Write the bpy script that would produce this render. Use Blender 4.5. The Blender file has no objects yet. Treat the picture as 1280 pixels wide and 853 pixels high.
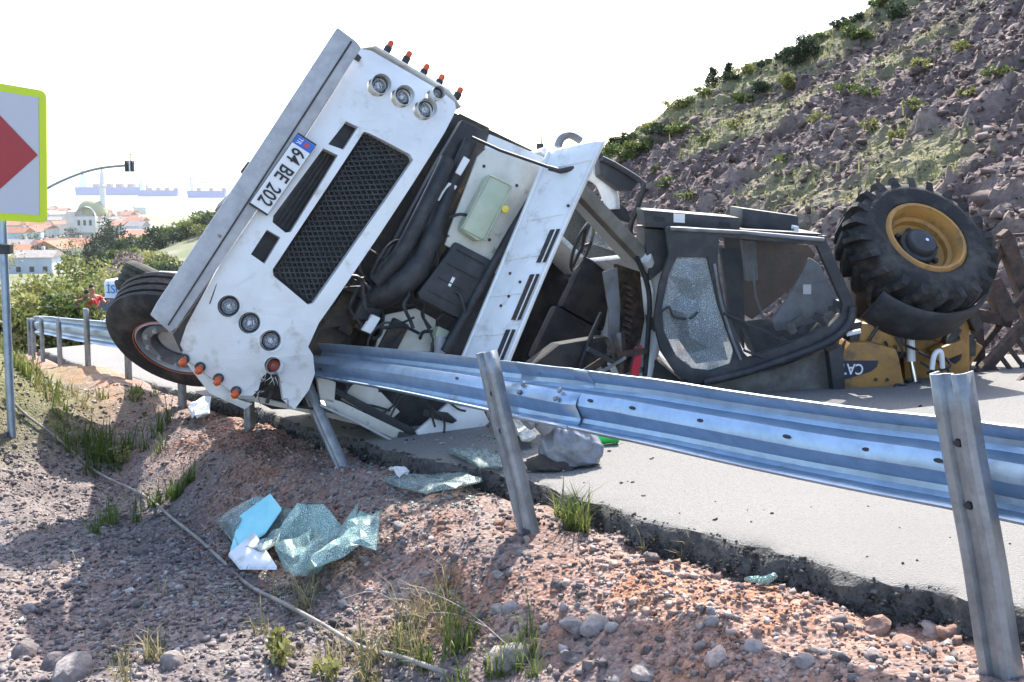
import bpy, bmesh, math, random
import numpy as np
from mathutils import Vector, Matrix, Euler
from mathutils.geometry import tessellate_polygon

scene = bpy.context.scene
C = scene.collection
PI = math.pi
# ------------------------------------------------------------------ camera
CZ = 1.7
FPX = 1244.0                      # focal length in pixels of a 1280 wide picture (35 mm)
PITCH = math.radians(5.0)
PPY = 319.0                       # picture row of the optical axis
cam_d = bpy.data.cameras.new('camera')
cam_d.sensor_width = 36.0
cam_d.lens = 36.0 * FPX / 1280.0
cam_d.shift_y = -(426.5 - PPY) / 1280.0
cam_d.clip_start = 0.05
cam_d.clip_end = 20000
cam = bpy.data.objects.new('camera', cam_d)
C.objects.link(cam)
cam.location = (0, 0, CZ)
cam.rotation_euler = (PI / 2 - PITCH, 0, 0)
scene.camera = cam
# ------------------------------------------------------------------ sky and sun
SUN_EL, SUN_AZ = 45.0, 12.0       # degrees; azimuth measured to the right of the view direction
world = bpy.data.worlds.new('World')
scene.world = world
world.use_nodes = True
wn = world.node_tree
bg = wn.nodes['Background']
sky = wn.nodes.new('ShaderNodeTexSky')
sky.sky_type = 'NISHITA'
sky.sun_disc = False
sky.sun_elevation = math.radians(SUN_EL)
sky.sun_rotation = math.radians(SUN_AZ)
sky.air_density = 1.0
sky.dust_density = 2.0
sky.ozone_density = 1.0
wn.links.new(sky.outputs[0], bg.inputs[0])
bg.inputs[1].default_value = 0.15
sun_d = bpy.data.lights.new('sun', 'SUN')
sun_d.energy = 3.5
sun_d.angle = math.radians(0.5)
sun_d.color = (1.0, 0.95, 0.87)
sun = bpy.data.objects.new('sun', sun_d)
C.objects.link(sun)
_e, _a = math.radians(SUN_EL), math.radians(SUN_AZ)
SUND = Vector((math.sin(_a) * math.cos(_e), math.cos(_a) * math.cos(_e), math.sin(_e)))
sun.rotation_euler = SUND.to_track_quat('Z', 'Y').to_euler()
vs = scene.view_settings
vs.view_transform = 'Standard'
vs.look = 'None'
vs.gamma = 1.0
vs.exposure = 1.72
vs.use_curve_mapping = False
scene.cycles.use_denoising = True
scene.cycles.max_bounces = 5
scene.cycles.diffuse_bounces = 3
scene.cycles.glossy_bounces = 3
scene.cycles.transparent_max_bounces = 12
scene.cycles.volume_bounces = 0
scene.cycles.caustics_reflective = False
scene.cycles.caustics_refractive = False

rng = random.Random(7)
nr = np.random.default_rng(11)

# ------------------------------------------------------------------ helpers
CP, SP = math.cos(PITCH), math.sin(PITCH)
def ray(px, py):
    cx = (px - 640.0) / FPX; cy = (PPY - py) / FPX
    return Vector((cx, CP + cy * SP, -SP + cy * CP))
def at(px, py, y):                 # the point seen at that picture place, y metres ahead
    d = ray(px, py); d = d * (y / d.y)
    return Vector((d.x, d.y, d.z + CZ))

def hash2(ix, iy, seed):
    h = (ix * 374761393 + iy * 668265263 + seed * 974711) & 0xffffffff
    h = ((h ^ (h >> 13)) * 1274126177) & 0xffffffff
    return ((h ^ (h >> 16)) & 0xffff) / 65535.0
def vnoise(x, y, seed=0):
    x = np.asarray(x, float); y = np.asarray(y, float)
    ix = np.floor(x).astype(np.int64); iy = np.floor(y).astype(np.int64)
    fx = x - ix; fy = y - iy
    fx = fx * fx * (3 - 2 * fx); fy = fy * fy * (3 - 2 * fy)
    a = hash2(ix, iy, seed); b = hash2(ix + 1, iy, seed); c = hash2(ix, iy + 1, seed); d = hash2(ix + 1, iy + 1, seed)
    return (a * (1 - fx) + b * fx) * (1 - fy) + (c * (1 - fx) + d * fx) * fy - 0.5
def fbm(x, y, oct=4, seed=0, gain=0.5):
    t = 0; a = 1; f = 1
    for i in range(oct):
        t = t + a * vnoise(np.asarray(x) * f + 17.3 * i, np.asarray(y) * f - 9.1 * i, seed + i); a *= gain; f *= 2.03
    return t
def cell(x, y, seed=0):            # blocky cellular noise: value of the nearest feature point, and distance
    x = np.asarray(x, float); y = np.asarray(y, float)
    ix = np.floor(x).astype(np.int64); iy = np.floor(y).astype(np.int64)
    best = np.full(x.shape, 9.0); val = np.zeros(x.shape)
    tx = np.zeros(x.shape); ty = np.zeros(x.shape)
    for dx in (-1, 0, 1):
        for dy in (-1, 0, 1):
            jx = ix + dx; jy = iy + dy
            qx = jx + hash2(jx, jy, seed); qy = jy + hash2(jx, jy, seed + 5)
            d = (x - qx) ** 2 + (y - qy) ** 2
            m = d < best
            best = np.where(m, d, best); val = np.where(m, hash2(jx, jy, seed + 9), val)
            tx = np.where(m, (x - qx) * (hash2(jx, jy, seed + 3) - .5) * 2, tx)
            ty = np.where(m, (y - qy) * (hash2(jx, jy, seed + 4) - .5) * 2, ty)
    return val + tx + ty, np.sqrt(best)
def sstep(a, b, x):
    t = np.clip((np.asarray(x, float) - a) / (b - a), 0, 1); return t * t * (3 - 2 * t)

# ---- the lie of the land. s runs down the road along the guardrail, q runs across it (plus = over the road)
DX, DY = -0.56, 0.828
NX, NY = 0.828, 0.56
PX0, PY0 = 1.35, 2.65
def bend(s):                       # the road swings gently to the right further down
    m = np.maximum(0, np.asarray(s, float) - 13)
    return np.where(m < 12, .0085 * m * m, .0085 * 144 + .204 * (m - 12))
def sq(x, y):
    s = (x - PX0) * DX + (y - PY0) * DY
    return s, (x - PX0) * NX + (y - PY0) * NY - bend(s)
def xy(s, q):
    q = q + bend(s)
    k = DX * NY - DY * NX        # about -1
    return PX0 + (s * NY - q * DY) / k, PY0 + (q * DX - s * NX) / k
def R(s):
    s = np.asarray(s, float)
    return CZ - 1.39 - 0.112 * s - 0.0035 * np.maximum(0, s - 15) ** 2
QX = [-60, -30, -14, -7, -4, -2.2, -1.25, -1.0, -0.8, -0.30, -0.1, 0.2, 0.3, 6.6, 7.5]
QZ = [-16, -6.0, -1.7, -.55, -.36, -.30, -.33, -.36, -.31, -.03, 0.0, -.01, -.06, -.06, -.1]
def G(x, y, fine=True):
    x = np.asarray(x, float); y = np.asarray(y, float)
    s, q = sq(x, y)
    qn = q + 0.18 * vnoise(s * 1.1, q * 0.4, 3)
    z = R(s) + np.interp(qn, QX, QZ)
    z = z + 1.75 * np.exp(-((x + 6.9) ** 2 / 2.6 + (y - 9.6) ** 2 / 7.0)) + .95 * np.exp(-((x + 4.5) ** 2 / .55 + (y - 8.2) ** 2 / 2.2))
    off = 1 - sstep(0.1, 0.3, q)
    z = z + 0.07 * fbm(x * 1.6, y * 1.6, 3, 21) * off
    if fine:
        z = z + off * (0.045 * fbm(x * 6, y * 6, 3, 31) + 0.03 * np.maximum(0, vnoise(x * 14, y * 14, 41)))
    return z
def gp(px, py, lift=0.0):          # where that picture place meets the ground
    d = ray(px, py)
    t = 1.5
    for i in range(400):
        p = Vector((0, 0, CZ)) + d * t
        if p.z < float(G(p.x, p.y, False)): break
        t += 0.04 + t * 0.004
    return Vector((p.x, p.y, float(G(p.x, p.y)) + lift))
def rp(px, py, lift=0.0):          # the same for the road surface
    d = ray(px, py); t = 1.5
    for i in range(900):
        p = Vector((0, 0, CZ)) + d * t
        s, q = sq(p.x, p.y)
        if p.z < float(R(s)) + 0.1: break
        t += 0.03
    return Vector((p.x, p.y, float(R(s)) + 0.1 + lift))
def road_z(x, y): return float(R(sq(x, y)[0])) + 0.1

# ------------------------------------------------------------------ materials
def sock(n, name): return n.inputs[name]
MATS = {}
def mat(name, col, rough=0.6, metal=0.0, col2=None, scale=6.0, mixr=(0.4, 0.62), bump=0.0, bscale=40.0, spec=0.5,
        alpha=1.0, detail=6.0, emit=None, trans=0.0, col3=None, scale3=1.5, mix3=(0.5, 0.6), coat=0.0):
    m = bpy.data.materials.new(name); m.use_nodes = True
    nt = m.node_tree; N = nt.nodes; L = nt.links
    b = N['Principled BSDF']
    b.inputs['Base Color'].default_value = (*col, 1); b.inputs['Roughness'].default_value = rough
    b.inputs['Metallic'].default_value = metal; b.inputs['Specular IOR Level'].default_value = spec
    b.inputs['Alpha'].default_value = alpha; b.inputs['Transmission Weight'].default_value = trans
    b.inputs['Coat Weight'].default_value = coat
    tc = N.new('ShaderNodeTexCoord')
    def noise(sc, det, rr):
        n = N.new('ShaderNodeTexNoise'); n.inputs['Scale'].default_value = sc; n.inputs['Detail'].default_value = det
        n.inputs['Roughness'].default_value = 0.62
        L.new(tc.outputs['Object'], n.inputs['Vector'])
        r = N.new('ShaderNodeMapRange'); r.inputs['From Min'].default_value = rr[0]; r.inputs['From Max'].default_value = rr[1]
        L.new(n.outputs['Fac'], r.inputs['Value']); return r.outputs[0]
    last = None
    if col2:
        mx = N.new('ShaderNodeMix'); mx.data_type = 'RGBA'
        mx.inputs[6].default_value = (*col, 1); mx.inputs[7].default_value = (*col2, 1)
        L.new(noise(scale, detail, mixr), mx.inputs[0]); last = mx.outputs[2]
    if col3:
        mx = N.new('ShaderNodeMix'); mx.data_type = 'RGBA'
        if last: L.new(last, mx.inputs[6])
        else: mx.inputs[6].default_value = (*col, 1)
        mx.inputs[7].default_value = (*col3, 1)
        L.new(noise(scale3, 8.0, mix3), mx.inputs[0]); last = mx.outputs[2]
    if last: L.new(last, b.inputs['Base Color'])
    if bump:
        n = N.new('ShaderNodeTexNoise'); n.inputs['Scale'].default_value = bscale; n.inputs['Detail'].default_value = 6
        L.new(tc.outputs['Object'], n.inputs['Vector'])
        bp = N.new('ShaderNodeBump'); bp.inputs['Strength'].default_value = bump; bp.inputs['Distance'].default_value = 0.02
        L.new(n.outputs['Fac'], bp.inputs['Height']); L.new(bp.outputs[0], b.inputs['Normal'])
    MATS[name] = m
    return m
def attr_mat(name, stops, rough=0.9, attr='tone', bump=0.0, bscale=60.0, spec=0.3, trans_col=None, bdist=.02):
    m = bpy.data.materials.new(name); m.use_nodes = True
    nt = m.node_tree; N = nt.nodes; L = nt.links; b = N['Principled BSDF']
    b.inputs['Roughness'].default_value = rough; b.inputs['Specular IOR Level'].default_value = spec
    a = N.new('ShaderNodeAttribute'); a.attribute_name = attr
    r = N.new('ShaderNodeValToRGB')
    el = r.color_ramp.elements
    while len(el) < len(stops): el.new(0.5)
    for e, (p, c) in zip(el, stops): e.position = p; e.color = (*c, 1)
    L.new(a.outputs['Fac'], r.inputs[0])
    tc = N.new('ShaderNodeTexCoord')
    n = N.new('ShaderNodeTexNoise'); n.inputs['Scale'].default_value = bscale; n.inputs['Detail'].default_value = 5
    L.new(tc.outputs['Object'], n.inputs['Vector'])
    mr = N.new('ShaderNodeMapRange'); mr.inputs[1].default_value = .3; mr.inputs[2].default_value = .7; mr.inputs[3].default_value = 0.72; mr.inputs[4].default_value = 1.2
    L.new(n.outputs['Fac'], mr.inputs[0])
    mx = N.new('ShaderNodeMix'); mx.data_type = 'RGBA'; mx.blend_type = 'MULTIPLY'; mx.inputs[0].default_value = 1
    L.new(r.outputs[0], mx.inputs[6]); L.new(mr.outputs[0], mx.inputs[7])
    L.new(mx.outputs[2], b.inputs['Base Color'])
    if bump:
        bp = N.new('ShaderNodeBump'); bp.inputs['Strength'].default_value = bump; bp.inputs['Distance'].default_value = bdist
        L.new(n.outputs['Fac'], bp.inputs['Height']); L.new(bp.outputs[0], b.inputs['Normal'])
    if trans_col:
        t = N.new('ShaderNodeBsdfTranslucent'); L.new(mx.outputs[2], t.inputs[0])
        ms = N.new('ShaderNodeMixShader'); ms.inputs[0].default_value = trans_col
        L.new(b.outputs[0], ms.inputs[1]); L.new(t.outputs[0], ms.inputs[2])
        L.new(ms.outputs[0], N['Material Output'].inputs[0])
    MATS[name] = m
    return m
def glass_mat(name, col, alpha=0.35, cracks=0.0, cscale=30.0, rough=0.15, dirt=0.0):
    m = bpy.data.materials.new(name); m.use_nodes = True
    nt = m.node_tree; N = nt.nodes; L = nt.links; b = N['Principled BSDF']
    b.inputs['Base Color'].default_value = (*col, 1); b.inputs['Roughness'].default_value = rough
    b.inputs['Alpha'].default_value = alpha
    if cracks:
        tc = N.new('ShaderNodeTexCoord'); v = N.new('ShaderNodeTexVoronoi'); v.feature = 'DISTANCE_TO_EDGE'
        v.inputs['Scale'].default_value = cscale; L.new(tc.outputs['Object'], v.inputs['Vector'])
        r = N.new('ShaderNodeMapRange'); r.inputs[1].default_value = 0.0; r.inputs[2].default_value = 0.09
        r.inputs[3].default_value = 1.0; r.inputs[4].default_value = 0.0
        L.new(v.outputs['Distance'], r.inputs[0])
        n = N.new('ShaderNodeTexNoise'); n.inputs['Scale'].default_value = 5; n.inputs['Detail'].default_value = 5
        L.new(tc.outputs['Object'], n.inputs['Vector'])
        ma = N.new('ShaderNodeMath'); ma.operation = 'MULTIPLY_ADD'; ma.inputs[1].default_value = cracks
        L.new(r.outputs[0], ma.inputs[0])
        mr = N.new('ShaderNodeMapRange'); mr.inputs[1].default_value = .35; mr.inputs[2].default_value = .65
        mr.inputs[3].default_value = alpha * 0.55; mr.inputs[4].default_value = min(1, alpha * 1.4)
        L.new(n.outputs['Fac'], mr.inputs[0]); L.new(mr.outputs[0], ma.inputs[2])
        L.new(ma.outputs[0], b.inputs['Alpha'])
        mx = N.new('ShaderNodeMix'); mx.data_type = 'RGBA'; mx.inputs[6].default_value = (*col, 1); mx.inputs[7].default_value = (.75, .85, .85, 1)
        L.new(r.outputs[0], mx.inputs[0]); L.new(mx.outputs[2], b.inputs['Base Color'])
        bp = N.new('ShaderNodeBump'); bp.inputs['Strength'].default_value = .35; bp.inputs['Distance'].default_value = .01
        L.new(v.outputs['Distance'], bp.inputs['Height']); L.new(bp.outputs[0], b.inputs['Normal'])
    MATS[name] = m
    return m

mat('white_paint', (.78, .79, .79), .32, col2=(.64, .64, .62), scale=3.0, mixr=(.45, .8), col3=(.36, .31, .25), scale3=7.0, mix3=(.56, .80), coat=.3, bump=.04, bscale=6)
mat('white_inner', (.66, .65, .58), .5, col2=(.50, .48, .40), scale=5.0, mixr=(.4, .7), col3=(.22, .17, .11), scale3=9, mix3=(.62, .74))
mat('steel_grey', (.47, .47, .48), .55, .1, col2=(.37, .37, .38), scale=9, mixr=(.4, .6), col3=(.20, .11, .06), scale3=11, mix3=(.66, .72))
mat('black_plastic', (.022, .023, .026), .55, col2=(.05, .05, .05), scale=10, mixr=(.45, .7), bump=.1)
mat('dark_metal', (.045, .043, .042), .6, .3, col2=(.11, .08, .06), scale=12, mixr=(.5, .68), bump=.2, bscale=25)
mat('rubber', (.022, .022, .023), .8, col2=(.10, .088, .076), scale=6, mixr=(.46, .8), bump=.25, bscale=60, spec=.3)
mat('grease', (.03, .027, .025), .6, col2=(.10, .065, .04), scale=9, mixr=(.5, .68), bump=.3, bscale=30)
mat('lamp_glass', (.75, .78, .8), .06, 0.0, alpha=.10)
mat('chrome', (.75, .76, .78), .15, 1.0)
mat('reflector', (.75, .76, .80), .12, 1.0, bump=.9, bscale=45)
mat('orange_lens', (.62, .10, .025), .25)
mat('red_ring', (.55, .10, .04), .5)
mat('plate_white', (.80, .80, .80), .4)
mat('plate_black', (.012, .012, .014), .5)
mat('plate_blue', (.03, .13, .55), .4)
mat('plate_red', (.55, .06, .06), .4)
mat('rusty', (.10, .060, .042), .85, col2=(.045, .034, .03), scale=14, mixr=(.4, .6), bump=.4, bscale=50)
mat('washer_tank', (.55, .60, .45), .35, col2=(.45, .52, .38), scale=6, trans=.15)
mat('yellow_cap', (.75, .60, .06), .4)
mat('pillar_trim', (.20, .19, .165), .7, col2=(.13, .12, .10), scale=6)  # lorry windscreen pillar: inner white darkened, its shade put into the colour
mat('interior', (.025, .024, .026), .8, col2=(.06, .055, .05), scale=6, bump=.3, bscale=30)
mat('headliner', (.10, .066, .045), .9, col2=(.04, .03, .024), scale=15, bump=.5, bscale=40)
mat('red_cloth', (.62, .03, .05), .7, bump=.2)
mat('galvanised', (.36, .47, .60), .42, .85, col2=(.30, .40, .52), scale=14, mixr=(.42, .62), col3=(.22, .22, .21), scale3=6, mix3=(.60, .78), bump=.05, bscale=90)
mat('post_steel', (.30, .32, .34), .5, .55, col2=(.20, .21, .22), scale=12, mixr=(.42, .66), col3=(.13, .085, .055), scale3=7, mix3=(.64, .74), bump=.1, bscale=70)
mat('slot_dark', (.03, .03, .035), .8)
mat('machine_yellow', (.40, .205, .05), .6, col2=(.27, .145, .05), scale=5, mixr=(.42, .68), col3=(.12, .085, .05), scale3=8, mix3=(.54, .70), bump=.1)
mat('machine_black', (.028, .03, .035), .62, col2=(.07, .07, .075), scale=6, mixr=(.45, .7), bump=.08)
mat('machine_grey', (.20, .21, .23), .55, col2=(.12, .11, .10), scale=7, mixr=(.45, .68))
mat('tank_grey', (.16, .155, .14), .6, col2=(.08, .07, .06), scale=7, mixr=(.4, .65), bump=.2)
mat('floor_brown', (.17, .10, .05), .7, col2=(.10, .07, .045), scale=7, mixr=(.4, .65), bump=.2)
mat('decal_dark', (.03, .035, .06), .4)
mat('bag_plastic', (.25, .27, .305), .18, col2=(.17, .185, .215), scale=9, bump=.3, bscale=14)
mat('bag_dark', (.06, .05, .045), .9, bump=.5, bscale=30)
mat('bright_green', (.04, .62, .10), .4)
mat('teal_board', (.24, .62, .68), .5, col2=(.34, .70, .74), scale=4)
mat('white_board', (.70, .70, .72), .6, col2=(.45, .45, .46), scale=9, mixr=(.5, .7))
mat('white_cloth', (.78, .78, .80), .9, bump=.4, bscale=20)
mat('hose', (.17, .155, .14), .7, col2=(.30, .27, .24), scale=8, bump=.2)
mat('sign_yellow', (.60, .72, .02), .45)
mat('sign_white', (.52, .52, .58), .4)
mat('sign_red', (.36, .025, .035), .4)
mat('skin', (.30, .16, .10), .6)
mat('hair', (.02, .015, .012), .7)
mat('red_shirt', (.50, .03, .03), .8, bump=.2)
mat('dark_trousers', (.03, .03, .04), .85)
mat('van_white', (.78, .79, .80), .3, coat=.4)
mat('window_dark', (.03, .04, .05), .1)
mat('letter_blue', (.03, .22, .60), .4)
mat('bark', (.10, .07, .05), .9, bump=.5, bscale=20)
mat('house_wall', (.62, .60, .56), .9, col2=(.52, .50, .47), scale=.3)
mat('house_wall_blue', (.42, .48, .58), .9, col2=(.5, .55, .62), scale=.3)
mat('house_wall_cream', (.62, .55, .44), .9, col2=(.55, .48, .4), scale=.3)
mat('roof_tile', (.40, .16, .09), .9, col2=(.30, .13, .08), scale=.8)
mat('roof_grey', (.30, .26, .24), .9, col2=(.22, .2, .19), scale=.8)
mat('dome_gold', (.36, .35, .20), .6, .2)
mat('minaret_stone', (.70, .70, .70), .8)
mat('ship_hull', (.02, .09, .34), .7)
mat('ship_white', (.7, .7, .7), .6)
mat('ship_deck', (.25, .12, .1), .8)
mat('sea_water', (.10, .21, .29), .5, bump=.15, bscale=.05)
attr_mat('leaf_green', [(0, (.035, .06, .015)), (.5, (.09, .13, .03)), (1, (.20, .22, .06))], .6, trans_col=.35)
attr_mat('leaf_yellow', [(0, (.09, .11, .03)), (.5, (.22, .24, .07)), (1, (.36, .33, .13))], .6, trans_col=.35)
attr_mat('leaf_dark', [(0, (.012, .025, .012)), (.6, (.03, .055, .025)), (1, (.06, .09, .04))], .7, trans_col=.25)
attr_mat('leaf_pink', [(0, (.13, .10, .10)), (.5, (.34, .25, .28)), (1, (.46, .36, .38))], .7, trans_col=.3)
attr_mat('grass_blade', [(0, (.05, .09, .015)), (.55, (.13, .18, .04)), (1, (.36, .30, .15))], .6, trans_col=.35)
attr_mat('dry_blade', [(0, (.10, .12, .04)), (.5, (.30, .25, .13)), (1, (.46, .38, .23))], .7, trans_col=.3)
attr_mat('stone_mix', [(0, (.075, .062, .064)), (.45, (.17, .14, .135)), (.8, (.28, .245, .23)), (1, (.46, .43, .41))], .9, bump=.5, bscale=40)
attr_mat('red_stone', [(0, (.21, .10, .065)), (.5, (.31, .205, .165)), (1, (.44, .37, .335))], .95, bump=.5, bscale=40)
attr_mat('asphalt_crumb', [(0, (.03, .03, .031)), (.6, (.075, .072, .068)), (1, (.22, .205, .19))], .9, bump=.4, bscale=60)
attr_mat('hill_rock', [(0, (.066, .047, .044)), (.5, (.142, .104, .096)), (1, (.28, .225, .20))], .95, bump=.6, bscale=8)
glass_mat('clear_glass', (.5, .6, .62), .12)
glass_mat('smoked_glass', (.10, .12, .14), .12)
glass_mat('cracked_grey', (.15, .18, .21), .5, .2, 95)
glass_mat('cracked_green', (.06, .14, .125), .5, .3, 120, .3)
glass_mat('cracked_pale', (.13, .29, .245), .48, .4, 110, .35)

# ------------------------------------------------------------------ mesh building
def tag(o, label=None, cat=None, group=None, kind=None):
    if label: o['label'] = label
    if cat: o['category'] = cat
    if group: o['group'] = group
    if kind: o['kind'] = kind
    return o
def thing(name, loc, label, cat, group=None, rz=0.0):
    o = bpy.data.objects.new(name, None); C.objects.link(o)
    o.location = loc; o.rotation_euler = (0, 0, rz); o.empty_display_size = .2
    return tag(o, label, cat, group)
def pmat(p):
    m = Matrix.LocRotScale(p.location, p.rotation_euler, p.scale)
    return (pmat(p.parent) @ p.matrix_parent_inverse @ m) if p.parent else m
def finish(name, me, material, parent=None, local=False, smooth=None):
    if material is not None:
        for mm in (material if isinstance(material, (list, tuple)) else [material]):
            me.materials.append(MATS[mm])
    if smooth is not None:
        me.polygons.foreach_set('use_smooth', [True] * len(me.polygons))
        me.set_sharp_from_angle(angle=math.radians(smooth))
    o = bpy.data.objects.new(name, me); C.objects.link(o)
    if parent is not None:
        o.parent = parent
        if not local: o.matrix_parent_inverse = pmat(parent).inverted()
    return o
def arr_mesh(name, V, F, tone=None, mi=None):
    V = np.asarray(V, np.float32); F = np.asarray(F, np.int32)
    me = bpy.data.meshes.new(name)
    me.vertices.add(len(V)); me.vertices.foreach_set('co', V.ravel())
    k = F.shape[1]
    me.loops.add(F.size); me.loops.foreach_set('vertex_index', F.ravel())
    me.polygons.add(len(F)); me.polygons.foreach_set('loop_start', np.arange(0, F.size, k, dtype=np.int32))
    if mi is not None: me.polygons.foreach_set('material_index', np.asarray(mi, np.int32))
    if tone is not None:
        a = me.attributes.new('tone', 'FLOAT', 'POINT'); a.data.foreach_set('value', np.asarray(tone, np.float32))
    me.update(); me.validate()
    return me
def grid_faces(n, m):             # n rows of m points
    i = np.arange((n - 1) * m).reshape(n - 1, m)[:, :-1].ravel()
    return np.stack([i, i + 1, i + m + 1, i + m], 1)

def basis(axis):
    a = Vector(axis).normalized()
    t = Vector((0, 0, 1)) if abs(a.z) < .9 else Vector((1, 0, 0))
    x = t.cross(a).normalized()
    return x, a.cross(x), a
class MB:
    def __init__(s): s.v = []; s.f = []; s.mi = []; s.cur = 0
    def slot(s, i): s.cur = i; return s
    def add(s, vs, fs):
        b = len(s.v); s.v += [tuple(x) for x in vs]
        for f in fs: s.f.append(tuple(i + b for i in f)); s.mi.append(s.cur)
        return s
    def hexa(s, p):               # 8 corners: four of the bottom, four of the top
        return s.add(p, [(0, 3, 2, 1), (4, 5, 6, 7), (0, 1, 5, 4), (1, 2, 6, 5), (2, 3, 7, 6), (3, 0, 4, 7)])
    def box(s, c, d, X=None, Y=None, Z=None):
        c = Vector(c); X = Vector(X or (1, 0, 0)); Y = Vector(Y or (0, 1, 0)); Z = Vector(Z or (0, 0, 1))
        a, b, e = X * d[0] / 2, Y * d[1] / 2, Z * d[2] / 2
        return s.hexa([c - a - b - e, c + a - b - e, c + a + b - e, c - a + b - e, c - a - b + e, c + a - b + e, c + a + b + e, c - a + b + e])
    def bar(s, p, q, w, h, up=(0, 0, 1)):
        p = Vector(p); q = Vector(q); d = (q - p).normalized(); up = Vector(up)
        x = d.cross(up).normalized(); z = x.cross(d)
        return s.box((p + q) / 2, (w, (q - p).length, h), x, d, z)
    def tube(s, pts, r, n=8, cap=True):
        pts = [Vector(p) for p in pts]; k = len(pts)
        rs = r if isinstance(r, (list, tuple)) else [r] * k
        x = None; vs = []; fs = []
        for i, p in enumerate(pts):
            d = (pts[min(i + 1, k - 1)] - pts[max(i - 1, 0)]).normalized()
            if x is None: x = basis(d)[0]
            x = (x - d * x.dot(d)).normalized(); y = d.cross(x)
            for j in range(n):
                a = 2 * PI * j / n
                vs.append(p + (x * math.cos(a) + y * math.sin(a)) * rs[i])
        for i in range(k - 1):
            for j in range(n):
                fs.append((i * n + j, i * n + (j + 1) % n, (i + 1) * n + (j + 1) % n, (i + 1) * n + j))
        if cap: fs.append(tuple(range(n))[::-1]); fs.append(tuple((k - 1) * n + j for j in range(n)))
        return s.add(vs, fs)
    def lathe(s, prof, o, axis, n=24, closed=False, a0=0.0, a1=2 * PI):
        o = Vector(o); x, y, z = basis(axis); full = abs(a1 - a0 - 2 * PI) < 1e-6
        m = n if full else n + 1; k = len(prof); vs = []; fs = []
        for i in range(m):
            a = a0 + (a1 - a0) * i / n
            e = x * math.cos(a) + y * math.sin(a)
            for r, h in prof: vs.append(o + e * r + z * h)
        kk = k if closed else k - 1
        for i in range(n):
            i2 = (i + 1) % m
            for j in range(kk):
                j2 = (j + 1) % k
                fs.append((i * k + j, i2 * k + j, i2 * k + j2, i * k + j2))
        return s.add(vs, fs)
    def sheet(s, loops, T, sub=0):  # flat outline (first loop) with holes, thickened by the vector T
        loops = [[Vector(p) for p in l] for l in loops]
        x, y, z = basis(T)
        tri = tessellate_polygon([[Vector((p.dot(x), p.dot(y), 0)) for p in l] for l in loops])
        fl = [p for l in loops for p in l]; n = len(fl)
        vs = fl + [p + Vector(T) for p in fl]; fs = []
        for t in tri:
            a, b, c = t
            nrm = (fl[b] - fl[a]).cross(fl[c] - fl[a])
            if nrm.length < 1e-9: continue
            if nrm.dot(Vector(T)) > 0: b, c = c, b
            fs.append((a, b, c)); fs.append((a + n, c + n, b + n))
        st = 0
        for l in loops:
            k = len(l)
            for i in range(k):
                a = st + i; b = st + (i + 1) % k
                fs.append((a, b, b + n, a + n))
            st += k
        return s.add(vs, fs)
    def build(s, name, material, parent=None, local=False, smooth=None, bevel=0.0, fix=True, jitter=None):
        me = bpy.data.meshes.new(name); me.from_pydata(s.v, [], s.f)
        if isinstance(material, (list, tuple)) and len(material) > 1: me.polygons.foreach_set('material_index', s.mi)
        bm = bmesh.new(); bm.from_mesh(me)
        if fix:
            bmesh.ops.remove_doubles(bm, verts=bm.verts, dist=1e-5); bmesh.ops.recalc_face_normals(bm, faces=bm.faces)
        if bevel:
            ed = [e for e in bm.edges if len(e.link_faces) == 2 and e.calc_face_angle(0) > .6]
            bmesh.ops.bevel(bm, geom=ed, offset=bevel, segments=2, profile=.6, affect='EDGES', clamp_overlap=True)
        if jitter: jitter(bm)
        bm.to_mesh(me); bm.free(); me.update()
        return finish(name, me, material, parent, local, smooth)
def bez(pts, n=10):               # smooth curve through points (Catmull-Rom)
    pts = [Vector(p) for p in pts]; out = []
    for i in range(len(pts) - 1):
        p0 = pts[max(i - 1, 0)]; p1 = pts[i]; p2 = pts[i + 1]; p3 = pts[min(i + 2, len(pts) - 1)]
        for k in range(n):
            t = k / n
            out.append(.5 * ((2 * p1) + (p2 - p0) * t + (2 * p0 - 5 * p1 + 4 * p2 - p3) * t * t + (3 * p1 - p0 - 3 * p2 + p3) * t ** 3))
    out.append(pts[-1]); return out
def text_mesh(txt, M, size, material, parent, name, ext=.002, sx=1.0):
    cu = bpy.data.curves.new(name, 'FONT'); cu.body = txt; cu.size = size; cu.extrude = ext
    cu.align_x = 'CENTER'; cu.align_y = 'CENTER'; cu.resolution_u = 3; cu.offset = size * .012
    t = bpy.data.objects.new(name, cu); C.objects.link(t)
    dg = bpy.context.evaluated_depsgraph_get()
    me = bpy.data.meshes.new_from_object(t.evaluated_get(dg))
    bpy.data.objects.remove(t)
    me.transform(M @ Matrix.Diagonal((sx, 1, 1, 1)))
    me.materials.clear()
    return finish(name, me, material, parent)
def frame_m(o, x, y):
    x = Vector(x).normalized(); z = x.cross(Vector(y)).normalized(); y = z.cross(x)
    m = Matrix((x, y, z)).transposed().to_4x4(); m.translation = o; return m

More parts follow.
